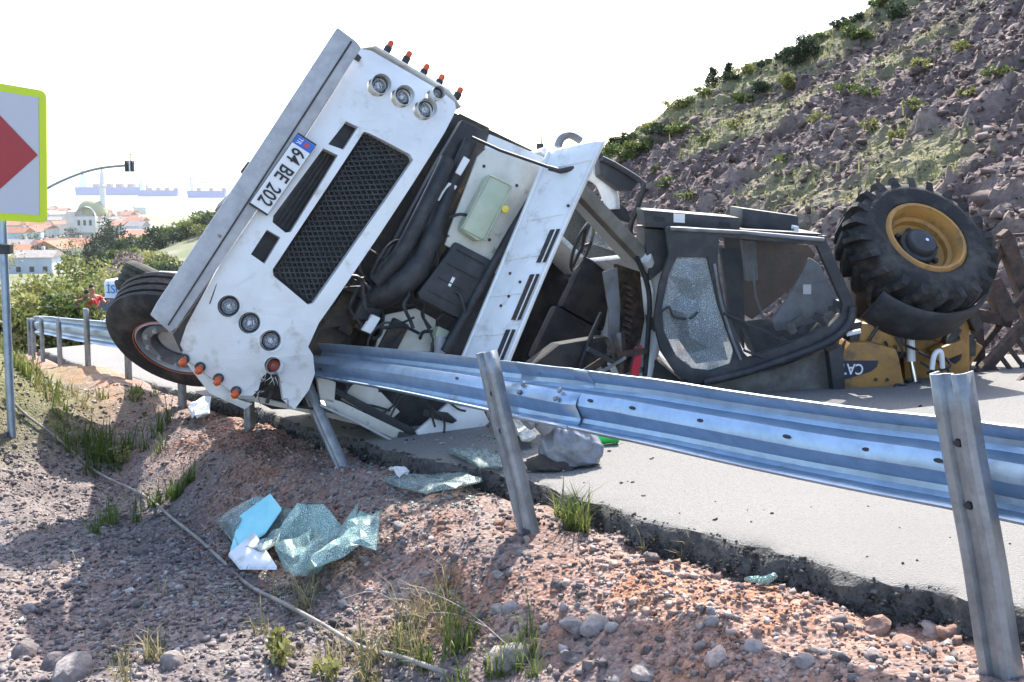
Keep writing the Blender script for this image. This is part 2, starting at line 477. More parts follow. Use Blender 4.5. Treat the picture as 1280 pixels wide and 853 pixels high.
# ---- scattering
ICO_V = np.array([(-1, -1, -1), (1, -1, -1), (1, 1, -1), (-1, 1, -1), (-.8, -.8, 1), (.8, -.8, 1), (.8, .8, 1), (-.8, .8, 1)], float) * .72
ICO_F = np.array([(0, 2, 1), (0, 3, 2), (4, 5, 6), (4, 6, 7), (0, 1, 5), (0, 5, 4), (1, 2, 6), (1, 6, 5), (2, 3, 7), (2, 7, 6), (3, 0, 4), (3, 4, 7)])
def stones(P, S, tone, flat=(.45, .8), seed=0, rough=.28):
    g = np.random.default_rng(seed); n = len(P)
    V = np.repeat(ICO_V[None], n, 0) * (1 + rough * g.uniform(-1, 1, (n, len(ICO_V), 1))) + g.uniform(-.34, .34, (n, len(ICO_V), 3))
    V *= np.stack([g.uniform(.8, 1.5, n), g.uniform(.5, 1.05, n), g.uniform(*flat, n)], 1)[:, None]
    a = g.uniform(0, 2 * PI, n); c, s = np.cos(a)[:, None], np.sin(a)[:, None]
    t = g.normal(0, .5, n); ct, st = np.cos(t)[:, None], np.sin(t)[:, None]
    x, y, z = V[..., 0], V[..., 1], V[..., 2]
    y, z = y * ct - z * st, y * st + z * ct
    V = np.stack([x * c - y * s, x * s + y * c, z], -1) * S[:, None, None] + P[:, None]
    F = ICO_F[None] + (np.arange(n) * len(ICO_V))[:, None, None]
    return V.reshape(-1, 3), F.reshape(-1, 3), np.repeat(tone, len(ICO_V))
def leaves(P, size, g, tone, up=.3, aspect=.55):
    n = len(P)
    d = g.normal(0, 1, (n, 3)); d[:, 2] += up; d /= np.linalg.norm(d, axis=1)[:, None]
    e = g.normal(0, 1, (n, 3)); e -= d * (e * d).sum(1)[:, None]; e /= np.linalg.norm(e, axis=1)[:, None] + 1e-9
    L = size * g.uniform(.6, 1.4, n)[:, None]
    V = np.stack([P, P + d * L * .5 + e * L * aspect * .5, P + d * L, P + d * L * .5 - e * L * aspect * .5], 1)
    F = np.arange(4 * n).reshape(n, 4)
    return V.reshape(-1, 3), F, np.repeat(tone, 4)
def crown_points(n, c, rad, g, clumps=14, spread=.42):
    c = np.array(c, float); rad = np.array(rad, float)
    cc = g.normal(0, 1, (clumps, 3)); cc /= np.linalg.norm(cc, axis=1)[:, None]
    cc *= (g.uniform(.25, .95, clumps) ** .6)[:, None]
    k = g.integers(0, clumps, n)
    d = g.normal(0, 1, (n, 3)); d /= np.linalg.norm(d, axis=1)[:, None]
    rr = g.uniform(.3, 1, n)[:, None] ** .5 * (spread * g.uniform(.6, 1.25, clumps)[k])[:, None]
    tone = np.clip(.45 + .35 * (g.uniform(-1, 1, clumps)[k]) + g.normal(0, .16, n), 0, 1)
    return c + (cc[k] + d * rr) * rad, tone
def tree(name, base, h, rad, material, label, cat, n=2500, leaf=.12, trunk=.08, group=None, crown=.62, seed=0, clumps=14):
    g = np.random.default_rng(seed); base = Vector(base)
    t = thing(name, base, label, cat, group)
    ce = base + Vector((0, 0, h * crown))
    P, tone = crown_points(n, ce, (rad, rad, h * (1 - crown)), g, clumps)
    V, F, T = leaves(P, leaf, g, tone)
    finish('crown', arr_mesh('crown', V, F, T), material, t)
    b = MB(); b.tube([base - Vector((0, 0, .3)), base + Vector((.03, 0, h * .3)), ce], [trunk, trunk * .8, trunk * .4], 7)
    for i in range(5):
        a = g.uniform(0, 6.28); p = base + Vector((0, 0, h * g.uniform(.25, .5)))
        q = ce + Vector((math.cos(a) * rad * .6, math.sin(a) * rad * .6, h * g.uniform(-.1, .2)))
        b.tube([p, (p + q) / 2 + Vector((0, 0, .05)), q], [trunk * .5, trunk * .35, trunk * .15], 5)
    b.build('trunk', 'bark', t, smooth=60)
    return t

# ================================================================== the setting
def ground_mat():
    m = bpy.data.materials.new('gravel_ground'); m.use_nodes = True
    nt = m.node_tree; N = nt.nodes; L = nt.links; b = N['Principled BSDF']
    b.inputs['Roughness'].default_value = .95; b.inputs['Specular IOR Level'].default_value = .2
    tc = N.new('ShaderNodeTexCoord')
    def noise(sc, a, c, det=8):
        n = N.new('ShaderNodeTexNoise'); n.inputs['Scale'].default_value = sc; n.inputs['Detail'].default_value = det; n.inputs['Roughness'].default_value = .65
        L.new(tc.outputs['Object'], n.inputs['Vector'])
        r = N.new('ShaderNodeMapRange'); r.inputs[1].default_value = a; r.inputs[2].default_value = c; L.new(n.outputs['Fac'], r.inputs[0]); return r.outputs[0]
    def mix(f, A, B, mode='MIX'):
        x = N.new('ShaderNodeMix'); x.data_type = 'RGBA'; x.blend_type = mode
        for i, k in ((6, A), (7, B)):
            if isinstance(k, tuple): x.inputs[i].default_value = (*k, 1)
            else: L.new(k, x.inputs[i])
        if isinstance(f, float): x.inputs[0].default_value = f
        else: L.new(f, x.inputs[0])
        return x.outputs[2]
    at_ = N.new('ShaderNodeAttribute'); at_.attribute_name = 'tone'
    gv = N.new('ShaderNodeAttribute'); gv.attribute_name = 'green'
    grey = mix(noise(5, .35, .65), (.135, .112, .108), (.225, .19, .175))
    red = mix(noise(4, .4, .62), (.34, .235, .195), (.33, .15, .085))
    base = mix(at_.outputs['Fac'], grey, red)
    grass = mix(noise(3, .4, .6), (.10, .12, .04), (.20, .18, .09))
    base = mix(gv.outputs['Fac'], base, grass)
    v = N.new('ShaderNodeTexVoronoi'); v.inputs['Scale'].default_value = 55; L.new(tc.outputs['Object'], v.inputs['Vector'])
    hv = N.new('ShaderNodeRGBToBW'); L.new(v.outputs['Color'], hv.inputs[0])
    mr = N.new('ShaderNodeMapRange'); mr.inputs[3].default_value = .6; mr.inputs[4].default_value = 1.35; L.new(hv.outputs[0], mr.inputs[0])
    base = mix(1.0, base, mr.outputs[0], 'MULTIPLY')
    L.new(base, b.inputs['Base Color'])
    bp = N.new('ShaderNodeBump'); bp.inputs['Strength'].default_value = .7; bp.inputs['Distance'].default_value = .012
    L.new(v.outputs['Distance'], bp.inputs['Height']); bp.invert = True
    L.new(bp.outputs[0], b.inputs['Normal'])
    MATS['gravel_ground'] = m
ground_mat()
def spaced(segs):
    out = []
    for a, b, st in segs: out += list(np.arange(a, b, st))
    out.append(segs[-1][1]); return np.array(out)
S1 = spaced([(-8, -2, .3), (-2, 7, .045), (7, 16, .11), (16, 40, .5), (40, 70, 2)])
Q1 = spaced([(-60, -12, 3), (-12, -5, .4), (-5, -2.6, .1), (-2.6, .34, .045), (.34, 7.2, .6)])
Sg, Qg = np.meshgrid(S1, Q1, indexing='ij')
Xg, Yg = xy(Sg, Qg)
Zg = G(Xg, Yg)
redm = sstep(-1.0, -.55, Qg + .3 * fbm(Sg * .8, Qg * 1.5, 3, 5)) * (.35 + .65 * sstep(-.15, .25, fbm(Sg * .9, Qg * 1.4, 3, 77)))
redm = np.maximum(redm, .18 * sstep(.1, .3, fbm(Sg * .6, Qg * .6, 3, 99)))
greenm = np.maximum(sstep(.05, .35, fbm(Xg * .5, Yg * .5, 4, 55)) * sstep(-1.0, -1.3, Qg) * .6, sstep(3.0, 1.2, np.hypot(Xg + 6.9, (Yg - 9.6) * .6)) * .9)
greenm = np.maximum(greenm, sstep(-5, -8, Qg) * .7)
greenm = np.maximum(greenm, sstep(1.3, .5, np.hypot((Xg + 4.45) * 1.3, (Yg - 8.3) * .55)) * .85)
me = arr_mesh('ground', np.stack([Xg, Yg, Zg], -1).reshape(-1, 3), grid_faces(len(S1), len(Q1))[:, ::-1], redm.ravel())
a = me.attributes.new('green', 'FLOAT', 'POINT'); a.data.foreach_set('value', greenm.ravel().astype(np.float32))
tag(finish('ground', me, 'gravel_ground', smooth=180), kind='structure')

# ---- road slab with its broken edge
mat('asphalt_top', (.215, .209, .20), .9, col2=(.15, .147, .14), scale=70, mixr=(.45, .75), col3=(.19, .182, .172), scale3=.9, mix3=(.46, .72), bump=.7, bscale=140)
mat('asphalt_edge', (.05, .049, .048), .9, col2=(.11, .103, .098), scale=25, mixr=(.4, .65), bump=.8, bscale=70)
S2 = spaced([(-8, -2, .2), (-2, 8, .03), (8, 16, .15), (16, 40, .5), (40, 70, 2)])
rows = []
edge = .20 + .10 * fbm(S2 * 1.3, S2 * 0 + 2, 4, 61) + .035 * vnoise(S2 * 14, S2 * 0, 63)
for k, (dq, dz) in enumerate([(-.055, -.13), (-.05, -.04), (-.035, .02), (-.02, .07), (.0, .094), (.03, .1)]):
    nz = .035 * fbm(S2 * 11, S2 * 0 + k * 3.7, 3, 65 + k)
    rows.append((edge + dq + (nz if k < 5 else 0), R(S2) + dz + (nz * .5 if k < 4 else .01 * vnoise(S2 * 9, S2 * 0 + k, 8))))
for q in (.30, .45, .7, 1.2, 2.0, 3.2, 4.6, 6.2):
    rows.append((np.full(len(S2), q) if q > .35 else np.maximum(edge + .06, q), R(S2) + .1 + .006 * fbm(S2 * 1.5, S2 * 0 + q, 3, 71) + (-.01 * (q - 4) if q > 4 else 0)))
rows.append((np.full(len(S2), 6.25), R(S2) - .1))
Qr = np.stack([r[0] for r in rows]); Zr = np.stack([r[1] for r in rows]); Sr = np.repeat(S2[None], len(rows), 0)
Xr, Yr = xy(Sr, Qr)
F = grid_faces(len(rows), len(S2)); mi = (np.arange(len(F)) // (len(S2) - 1) < 4).astype(int)
tag(finish('road', arr_mesh('road', np.stack([Xr, Yr, Zr], -1).reshape(-1, 3), F, mi=mi), ['asphalt_top', 'asphalt_edge'], smooth=50), kind='structure')

# ---- rock cutting on the far side of the road
HK, HQ = .62, 6.3
def hill_base(s, q):
    t = np.maximum(0, q - HQ)
    h = HK * t + .5 * sstep(0, 1.2, t) - .012 * np.maximum(0, t - 14) ** 2
    sc = 13.9 - .80 * (np.minimum(q, 21) - 12.3) + .7 * fbm(q * .5, s * 0, 3, 88)
    over = np.maximum(0, s - sc)
    h = h - .60 * over - .25 * sstep(0, 3, over)
    return R(np.minimum(s, 40)) + h
def hill_z(s, q):
    z = hill_base(s, q)
    t = sstep(0, 1.5, q - HQ)
    gr = hill_green(s, q)
    c1, d1 = cell(s * .9 + .3 * q, q * .8, 5); c2, d2 = cell(s * 2.6 + q, q * 2.4, 15); c3, d3 = cell(s * 5.0, q * 4.4 + s, 25); c4, d4 = cell(s * 10.5 + 3, q * 9.5, 35)
    rock = .15 * (c1 - .5) + .13 * (c2 - .5) + .11 * (c3 - .5) + .06 * (c4 - .5) + .5 * fbm(s * .5, q * .5, 3, 51)
    return z + t * (rock * (1 - .65 * gr) + .12 * gr * fbm(s * 3, q * 3, 3, 52))
def hill_green(s, q):
    sc = 13.9 - .80 * (np.minimum(q, 21) - 12.3)
    g = sstep(-3.2, -.4, s - sc + 1.6 * fbm(s * .6, q * .6, 3, 91)) * .95
    g = np.maximum(g, .8 * sstep(.12, .34, fbm(s * .45, q * .45, 4, 92)))
    return g * sstep(HQ + .8, HQ + 2.5, q)
S3 = spaced([(-22, -8, .5), (-8, 20, .075), (20, 48, .6)])
Q3 = spaced([(6.1, 22, .075), (22, 60, .8)])
Sh, Qh = np.meshgrid(S3, Q3, indexing='ij'); Xh, Yh = xy(Sh, Qh); Zh = hill_z(Sh, Qh)
gh = hill_green(Sh, Qh)
tone = np.clip(.45 + .55 * fbm(Sh * 1.3, Qh * 1.3, 4, 93) + .35 * (cell(Sh * 2.6 + Qh, Qh * 2.4, 15)[0] - .5), 0, 1)
def hill_mat():
    attr_mat('hill_face', [(0, (.072, .052, .049)), (.5, (.15, .11, .101)), (1, (.27, .21, .185))], .95, bump=.9, bscale=9, bdist=.10)
    m = MATS['hill_face']; nt = m.node_tree; N = nt.nodes; L = nt.links; b = N['Principled BSDF']
    src = b.inputs['Base Color'].links[0].from_socket
    a = N.new('ShaderNodeAttribute'); a.attribute_name = 'green'
    n = N.new('ShaderNodeTexNoise'); n.inputs['Scale'].default_value = 2.5; n.inputs['Detail'].default_value = 6
    tc = N.new('ShaderNodeTexCoord'); L.new(tc.outputs['Object'], n.inputs['Vector'])
    gm = N.new('ShaderNodeMix'); gm.data_type = 'RGBA'; gm.inputs[6].default_value = (.13, .14, .055, 1); gm.inputs[7].default_value = (.24, .21, .12, 1)
    L.new(n.outputs['Fac'], gm.inputs[0])
    mx = N.new('ShaderNodeMix'); mx.data_type = 'RGBA'
    L.new(a.outputs['Fac'], mx.inputs[0]); L.new(src, mx.inputs[6]); L.new(gm.outputs[2], mx.inputs[7]); L.new(mx.outputs[2], b.inputs['Base Color'])
hill_mat()
me = arr_mesh('hill', np.stack([Xh, Yh, Zh], -1).reshape(-1, 3), grid_faces(len(S3), len(Q3))[:, ::-1], tone.ravel())
a = me.attributes.new('green', 'FLOAT', 'POINT'); a.data.foreach_set('value', gh.ravel().astype(np.float32))
tag(finish('hill', me, 'hill_face', smooth=28), kind='structure')

# ---- the valley with the town, and the sea beyond
VY = [20, 30, 45, 60, 100, 200, 400, 700, 1000, 1400, 1550, 2000]
VZ = [-7.5, -8.5, -10.5, -13, -18, -25, -35, -42.5, -51, -62.5, -66, -75]
def VZf(x, y):
    x = np.asarray(x, float); y = np.asarray(y, float)
    z = np.interp(y, VY, VZ)
    z = z + 13.5 * np.exp(-((x + 40) ** 2 / 620 + (y - 170) ** 2 / 4200))
    z = z + 25 * np.exp(-((x - 200) ** 2 / 12000 + (y - 260) ** 2 / 40000))
    z = z + fbm(x * .03, y * .03, 4, 101) * np.clip(y * .008, .3, 2)
    return z + CZ
YV = spaced([(20, 60, 1.5), (60, 300, 4), (300, 1600, 16)]); UV = np.linspace(-.75, .6, 260)
Yv, Uv = np.meshgrid(YV, UV, indexing='ij'); Xv = Uv * (Yv + 60); Zv = VZf(Xv, Yv)
mat('valley_ground', (.10, .12, .05), .95, col2=(.17, .16, .09), scale=.06, mixr=(.4, .6), col3=(.22, .19, .15), scale3=.03, mix3=(.52, .6))
tag(finish('valley_terrain', arr_mesh('valley', np.stack([Xv, Yv, Zv], -1).reshape(-1, 3), grid_faces(len(YV), len(UV))[:, ::-1]), 'valley_ground', smooth=180), kind='structure')
SEA = CZ - 64.0
b = MB(); b.add([(-9000, 900, SEA), (9000, 900, SEA), (9000, 9500, SEA), (-9000, 9500, SEA)], [(0, 1, 2, 3)])
tag(b.build('sea', 'sea_water'), kind='structure')

# ---- haze
hb = MB(); hb.box((0, 4600, -20), (18400, 10000, 110))
hz = hb.build('haze', None); hz['kind'] = 'stuff'
hm = bpy.data.materials.new('haze_air'); hm.use_nodes = True
hn = hm.node_tree
for n in list(hn.nodes):
    if n.type == 'BSDF_PRINCIPLED': hn.nodes.remove(n)
pv = hn.nodes.new('ShaderNodeVolumePrincipled'); pv.inputs['Color'].default_value = (.93, .96, 1, 1); pv.inputs['Density'].default_value = .00011
pv.inputs['Anisotropy'].default_value = .3
hn.links.new(pv.outputs[0], hn.nodes['Material Output'].inputs['Volume'])
hz.data.materials.append(hm)

# ================================================================== guardrail
POSTS = [  # s, base-to-top lean along the rail, across, height
    (0.0, .085, .02, .90), (2.11, .125, .02, .88), (4.2, .02, .0, .72), (6.05, .0, .0, .55), (7.9, .0, .0, .62),
    (10.0, 0, 0, .76), (12.2, 0, 0, .76), (14.3, 0, 0, .76), (16.4, 0, 0, .76), (18.4, 0, 0, .76), (20.5, 0, 0, .76), (22.7, 0, 0, .76), (25.0, 0, 0, .76)]
gx, gy = xy(2.1, 0)
rail_t = thing('guardrail', (float(gx), float(gy), float(G(gx, gy))), 'galvanised steel guardrail on leaning posts along the road edge', 'guardrail')
def rail_run(pts, tilts, name, hs=.86):
    # W profile: height along v, depth along d (plus = towards the road)
    prof = [(.156, .012), (.150, .0), (.142, .006), (.118, .070), (.095, .081), (.072, .076), (.032, .008), (.0, .0), (-.032, .008), (-.072, .076), (-.095, .081), (-.118, .070), (-.142, .006), (-.150, .0), (-.156, .012)]
    pts = [Vector(p) for p in pts]
    vs = []; fs = []; k = len(prof)
    for i, p in enumerate(pts):
        d = (pts[min(i + 1, len(pts) - 1)] - pts[max(0, i - 1)]).normalized()
        n = Vector((NX, NY, 0)); n = (n - d * n.dot(d)).normalized(); up = d.cross(n) * -1
        if up.z < 0: up = -up
        t = tilts[i]
        u2 = up * math.cos(t) + n * math.sin(t); n2 = n * math.cos(t) - up * math.sin(t)
        for v, dd in prof:
            w = .006 * math.sin(i * 1.7 + v * 20) if i < 22 else 0
            vs.append(p + u2 * v * hs + n2 * (dd * hs + w))
    for i in range(len(pts) - 1):
        for j in range(k - 1): fs.append((i * k + j, i * k + j + 1, (i + 1) * k + j + 1, (i + 1) * k + j))
    b = MB(); b.add(vs, fs)
    o = b.build(name, 'galvanised', rail_t, smooth=35)
    so = o.modifiers.new('t', 'SOLIDIFY'); so.thickness = .004; so.offset = 0
    return o
# right run: from behind the camera's right to where the wreck has torn it
RC = [(1500, 630, 2.32), (1400, 613, 2.46), (1280, 594, 2.70), (1186, 578, 2.88), (1000, 549, 3.34), (800, 512, 3.92), (700, 495, 4.26), (606, 479, 4.68), (500, 462, 5.4), (400, 449, 6.42), (360, 446, 6.95)]
rc = bez([at(*p) for p in RC], 4)
rail_run(rc, [(.35 + .45 * sstep(12, 36, i)) for i in range(len(rc))], 'rail_beam')
# lapped joint of two beam lengths, with its bolt heads
j0 = min(range(len(rc)), key=lambda i: abs(rc[i].y - 4.45)); rail_run([p - Vector((NX, NY, 0)) * .007 for p in rc[j0 - 3:j0 + 2]], [(.35 + .45 * float(sstep(12, 36, i))) for i in range(j0 - 3, j0 + 2)], 'splice_plate', .87)
for jj in (j0 - 2, j0):
    tt = .35 + .45 * float(sstep(12, 36, jj)); n2 = Vector((NX, NY, 0)) * math.cos(tt) - Vector((0, 0, 1)) * math.sin(tt); u2 = Vector((0, 0, 1)) * math.cos(tt) + Vector((NX, NY, 0)) * math.sin(tt)
    for v in (-.115, -.02, .02, .115):
        c = MB(); c.lathe([(0, .012), (.011, .011), (.014, 0)], rc[jj] + u2 * v - n2 * (.012 - (.052 if abs(v) > .1 else 0)), -n2, 7); c.build('bolt', 'post_steel', rail_t)
# left run
lp = []
for s in np.arange(8.3, 26.4, .42):
    x, y = xy(s, .06); lp.append((float(x), float(y), float(R(s)) + .63 - .1 * float(sstep(9.3, 7.6, s))))
rail_run(lp, [.0] * len(lp), 'rail_beam', 1.0)
for i, (s, la, lc, h) in enumerate(POSTS):
    x, y = xy(s, -.02); x = float(x); y = float(y)
    base = Vector((x, y, float(G(x, y)) - .12))
    if i == 1: base = gp(668, 664) - Vector((0, 0, .12))
    if i == 0: base = gp(1264, 846) - Vector((0, 0, .12))
    D3 = Vector((DX, DY, 0)); N3 = Vector((NX, NY, 0))
    if i < 2: top = at((1187, 607)[i], (466, 440)[i], base.y + (.10, .12)[i])
    elif i == 2: top = at(380, 476, base.y + .25)
    else: top = base + Vector((0, 0, h + .12)) + D3 * la + N3 * lc
    ax = (top - base).normalized(); X = (D3 - ax * D3.dot(ax)).normalized(); Y = ax.cross(X)
    b = MB()
    # rolled C section: web towards the camera with folded flanges, slightly rounded
    w, dpt, t = .105, .052, .006
    sec = [(-w / 2, dpt / 2), (-w / 2, -dpt / 2 + .012), (-w / 2 + .012, -dpt / 2), (-.022, -dpt / 2), (-.014, -dpt / 2 + .016), (.014, -dpt / 2 + .016), (.022, -dpt / 2), (w / 2 - .012, -dpt / 2), (w / 2, -dpt / 2 + .012), (w / 2, dpt / 2)]
    n = 10; vs = []; fs = []
    for k in range(n):
        p = base.lerp(top, k / (n - 1))
        wob = (.003 * math.sin(k * 1.1 + i) if i < 3 else 0)
        for (u, v) in sec: vs.append(p + X * (u + wob) - Y * v * (1 if Y.dot(N3) > 0 else -1) * -1)
    m_ = len(sec)
    for k in range(n - 1):
        for j in range(m_ - 1): fs.append((k * m_ + j, k * m_ + j + 1, (k + 1) * m_ + j + 1, (k + 1) * m_ + j))
    b.add(vs, fs)
    po = b.build('post', 'post_steel', rail_t, smooth=30)
    so = po.modifiers.new('t', 'SOLIDIFY'); so.thickness = .006; so.offset = 0
    if i < 3: po['label'] = ('bent steel guardrail post nearest the camera at the right', 'steel guardrail post leaning to the left in the middle', 'twisted steel guardrail post under the torn white panel')[i]
    if i < 3 or i > 4:
        for hh in ((.62, .80) if i < 3 else (.55, .75)):
            p = base.lerp(top, hh); sgn = -1 if Y.dot(N3) > 0 else 1
            c = MB(); c.lathe([(0, .010), (.011, .010), (.013, 0)], p + Y * sgn * .012, Y * sgn, 6)
            c.build('bolt', 'slot_dark', po)
# slots pressed through the middle of the near beam
for k, (px, py, yy) in enumerate([(567, 464, 4.9), (650, 468, 4.4), (716, 483, 4.1), (770, 494, 3.93), (862, 506, 3.6), (955, 524, 3.32), (1040, 540, 3.1), (1140, 559, 2.85)]):
    j = min(range(len(rc)), key=lambda i: abs(rc[i].y - yy)); p = rc[j].lerp(rc[min(j + 1, len(rc) - 1)], .3)
    d = (rc[min(j + 1, len(rc) - 1)] - rc[j - 1]).normalized(); N3 = Vector((NX, NY, 0))
    c = MB(); c.lathe([(0, .0), (.008, .0), (.009, .003)], (0, 0, 0), (0, 0, 1), 12)
    t = .35 + .45 * float(sstep(12, 36, j)); up = Vector((0, 0, 1)); n2 = N3 * math.cos(t) - up * math.sin(t)
    M_ = frame_m(p - n2 * .006, d, (n2).cross(d))
    c.v = [tuple(M_ @ Vector((v[0] * 1.8, v[1] * .8, v[2]))) for v in c.v]
    c.build('slot', 'slot_dark', rail_t)

# ================================================================== overturned lorry
TL = Vector((-.36, .925, -.105)).normalized()
_rt = Vector((TL.y, -TL.x, 0)).normalized(); _up = _rt.cross(TL)
AL = math.radians(60)
TW = _rt * math.cos(AL) + _up * math.sin(AL)       # across the lorry, towards its upper side
TU = _rt * math.sin(AL) - _up * math.cos(AL)       # the lorry's own "up"
TO = at(340, 250, 6.15)
CAMP = Vector((0, 0, CZ))
def tp(px, py, l=0.0):                              # picture place -> point on the plane l metres behind the lorry's nose
    d = ray(px, py); o = TO + TL * l
    return CAMP + d * ((o - CAMP).dot(TL) / d.dot(TL))
def tl(w, u, l): return TO + TW * w + TU * u + TL * l
def loc(p): d = p - TO; return d.dot(TW), d.dot(TU), d.dot(TL)
def TPs(pts, l): return [tp(x, y, l) for x, y in pts]
_b = tp(540, 556, .5)
lorry = thing('lorry', (_b.x, _b.y, road_z(_b.x, _b.y)), 'white lorry rolled onto its side across the guardrail, front flap open', 'truck')
def circ(c, r, n=20):
    return [c + (TW * math.cos(2 * PI * i / n) + TU * math.sin(2 * PI * i / n)) * r for i in range(n)]
LAMPS = [(474, 107, .054), (503, 121, .054), (531, 137, .054), (545.5, 117.5, .036), (286.5, 383, .056), (312.5, 404, .056), (338.5, 426, .056), (342, 457, .042)]
# ---- front panel with its openings
outline = [(452, 60), (459, 55), (470, 57), (562, 112), (576, 124), (577, 134), (560, 163), (470, 300), (399, 404), (386, 434), (392, 444), (395, 468), (388, 489), (371, 514), (357, 503), (352, 474), (348, 466), (341, 470), (335, 467), (329, 473), (325, 489), (318, 497), (300, 497), (262, 472), (236, 452), (226, 432), (234, 408), (276, 330), (350, 222), (420, 112)]
holes = [[(456, 164), (463, 166), (513, 193), (517, 200), (392, 379), (385, 381), (342, 345), (341, 337)],
         [(405, 185), (423, 194), (364, 290), (357, 291), (341, 278), (342, 270)],
         [(434, 151), (449, 158), (430, 187), (411, 180)],
         [(334, 287), (351, 297), (331, 330), (314, 318)]]
hl = [TPs(h, 0) for h in holes] + [circ(tp(x, y, 0), r * 1.18) for x, y, r in LAMPS]
b = MB(); b.sheet([TPs(outline, 0)] + hl, TL * .085)
def bulge(bm):
    for _ in range(2):
        ed = [e for e in bm.edges if e.calc_length() > .16]
        bmesh.ops.subdivide_edges(bm, edges=ed, cuts=1)
        bmesh.ops.triangulate(bm, faces=[f for f in bm.faces if len(f.verts) > 4])
    for v in bm.verts:
        w, u, l = loc(v.co)
        k = .10 * min(1.2, abs(w) / 1.12) ** 4 + .05 * max(0, (.36 - u)) * 1.2
        k += .022 * float(fbm(w * 3.1, u * 3.3, 2, 7)) + .03 * math.exp(-((w + .95) ** 2 + (u - .62) ** 2) / .02)
        v.co += TL * k
fp = b.build('front_panel', 'white_paint', lorry, smooth=32, jitter=bulge)
fp['label'] = 'white lorry nose panel with black grille, torn at the lower corner'
# crease lines and cracks in the paint
for pts in ([(311, 268), (322, 285), (309, 300), (300, 312), (290, 340)], [(290, 330), (272, 352), (262, 380)], [(402, 402), (396, 420), (388, 437)]):
    b = MB(); b.tube([tp(x, y, .03) for x, y in pts], .0035, 5); b.build('crease', 'dark_metal', fp)
# return flanges of the panel at both ends
for pts, dl in (([(452, 60), (470, 57), (562, 112), (577, 134)], .34), ([(226, 432), (236, 452), (262, 472), (300, 497), (318, 497)], .30)):
    P = TPs(pts, .135); Q = [p + TL * dl + TW * (.0) for p in P]
    b = MB(); n = len(P); b.add(P + Q, [(i, i + 1, n + i + 1, n + i) for i in range(n - 1)])
    o = b.build('end_cap', 'white_paint', fp, smooth=40); so = o.modifiers.new('t', 'SOLIDIFY'); so.thickness = .006
# grille: dark back plate and a mesh of slats
b = MB(); b.sheet([TPs([(452, 158), (524, 196), (388, 390), (332, 340)], .16)], TL * .02); gb = b.build('grille_back', 'black_plastic', lorry)
g0, g1, g2, g3 = [tp(x, y, .09) for x, y in ((458, 166), (514, 196), (390, 379), (343, 341))]
def gq(u, v): return g0.lerp(g1, u).lerp(g3.lerp(g2, u), v)
for sgn in (1, -1):
    for k in range(-6, 34):
        v0 = k / 28; v1 = v0 + sgn * .20; ua, ub = 0.0, 1.0          # slanting strand across the opening, clipped to it
        for lim in (0.0, 1.0):
            f = (lim - v0) / (v1 - v0)
            if 0 < f < 1:
                if (v0 < 0 if lim == 0 else v0 > 1): ua = max(ua, f)
                elif (v1 < 0 if lim == 0 else v1 > 1): ub = min(ub, f)
        if ub - ua < .05 or (v0 < 0 and v1 < 0) or (v0 > 1 and v1 > 1): continue
        p_, q_ = gq(ua, v0 + (v1 - v0) * ua), gq(ub, v0 + (v1 - v0) * ub)
        b = MB(); b.bar(p_ + TL * (.003 * sgn), q_ + TL * (.003 * sgn), .009, .016, TL); b.build('slat', 'black_plastic', gb)
for pts in ([(402, 178), (428, 192), (366, 298), (336, 276)], [(432, 146), (453, 156), (431, 192), (407, 181)], [(332, 282), (355, 296), (332, 335), (310, 318)]):
    b = MB(); b.sheet([TPs(pts, .13)], TL * .02); ib = b.build('intake_back', 'black_plastic', lorry)
p0, p1, p2, p3 = [tp(x, y, .10) for x, y in ((406, 186), (423, 195), (362, 290), (342, 276))]
for k in range(3):
    t = (k + 1) / 4; b = MB(); b.bar(p0.lerp(p1, t), p3.lerp(p2, t), .008, .02, TL); b.build('slat', 'dark_metal', ib)
# twigs stuck in the grille
b = MB()
for k in range(9):
    c = tp(398 + rng.uniform(-9, 9), 270 + rng.uniform(-10, 10), .07); d = TW * rng.uniform(-.05, .05) + TU * rng.uniform(-.05, .05) - TL * .02
    b.tube([c, c + d], .002, 4)
b.build('straw', 'headliner', lorry)['kind'] = 'stuff'
# lamps
def lamp(px, py, r, kind):
    c = tp(px, py, .088); r_full = r; r *= .92; b = MB()
    b.lathe([(r * 1.18, .05), (r * 1.17, -.004), (r * .99, -.008), (r * .96, .01)], c - TL * .0, -TL * -1, 28)
    o = b.build('lamp', 'chrome', lorry, smooth=40)
    b = MB(); b.lathe([(r * .97, .0), (r * .8, .02), (r * .45, .04), (r * .30, .045), (r * .28, .02), (0.0, .018)], c, TL, 28); b.build('reflector', 'reflector' if kind != 'o' else 'orange_lens', o, smooth=40)
    b = MB(); b.lathe([(r * .97, .0), (r * .7, -.012), (r * .35, -.018), (0.0, -.02)], c, TL, 28); b.build('lens', 'lamp_glass', o, smooth=60)
    b = MB(); b.lathe([(r * 1.10, -.006), (r * 1.02, -.012), (r * .93, -.008), (r * .95, .0)], c, TL, 28, closed=True); b.build('bezel', 'black_plastic', o, smooth=40)
    b = MB(); b.lathe([(r_full * 1.19, -.07), (r_full * 1.19, .07), (0, .07)], c, TL, 28); b.build('lamp_cup', 'white_paint' if kind != 'o' else 'white_paint', o, smooth=40)
for i, (x, y, r) in enumerate(LAMPS): lamp(x, y, r, 'o' if i == 7 else 'c')
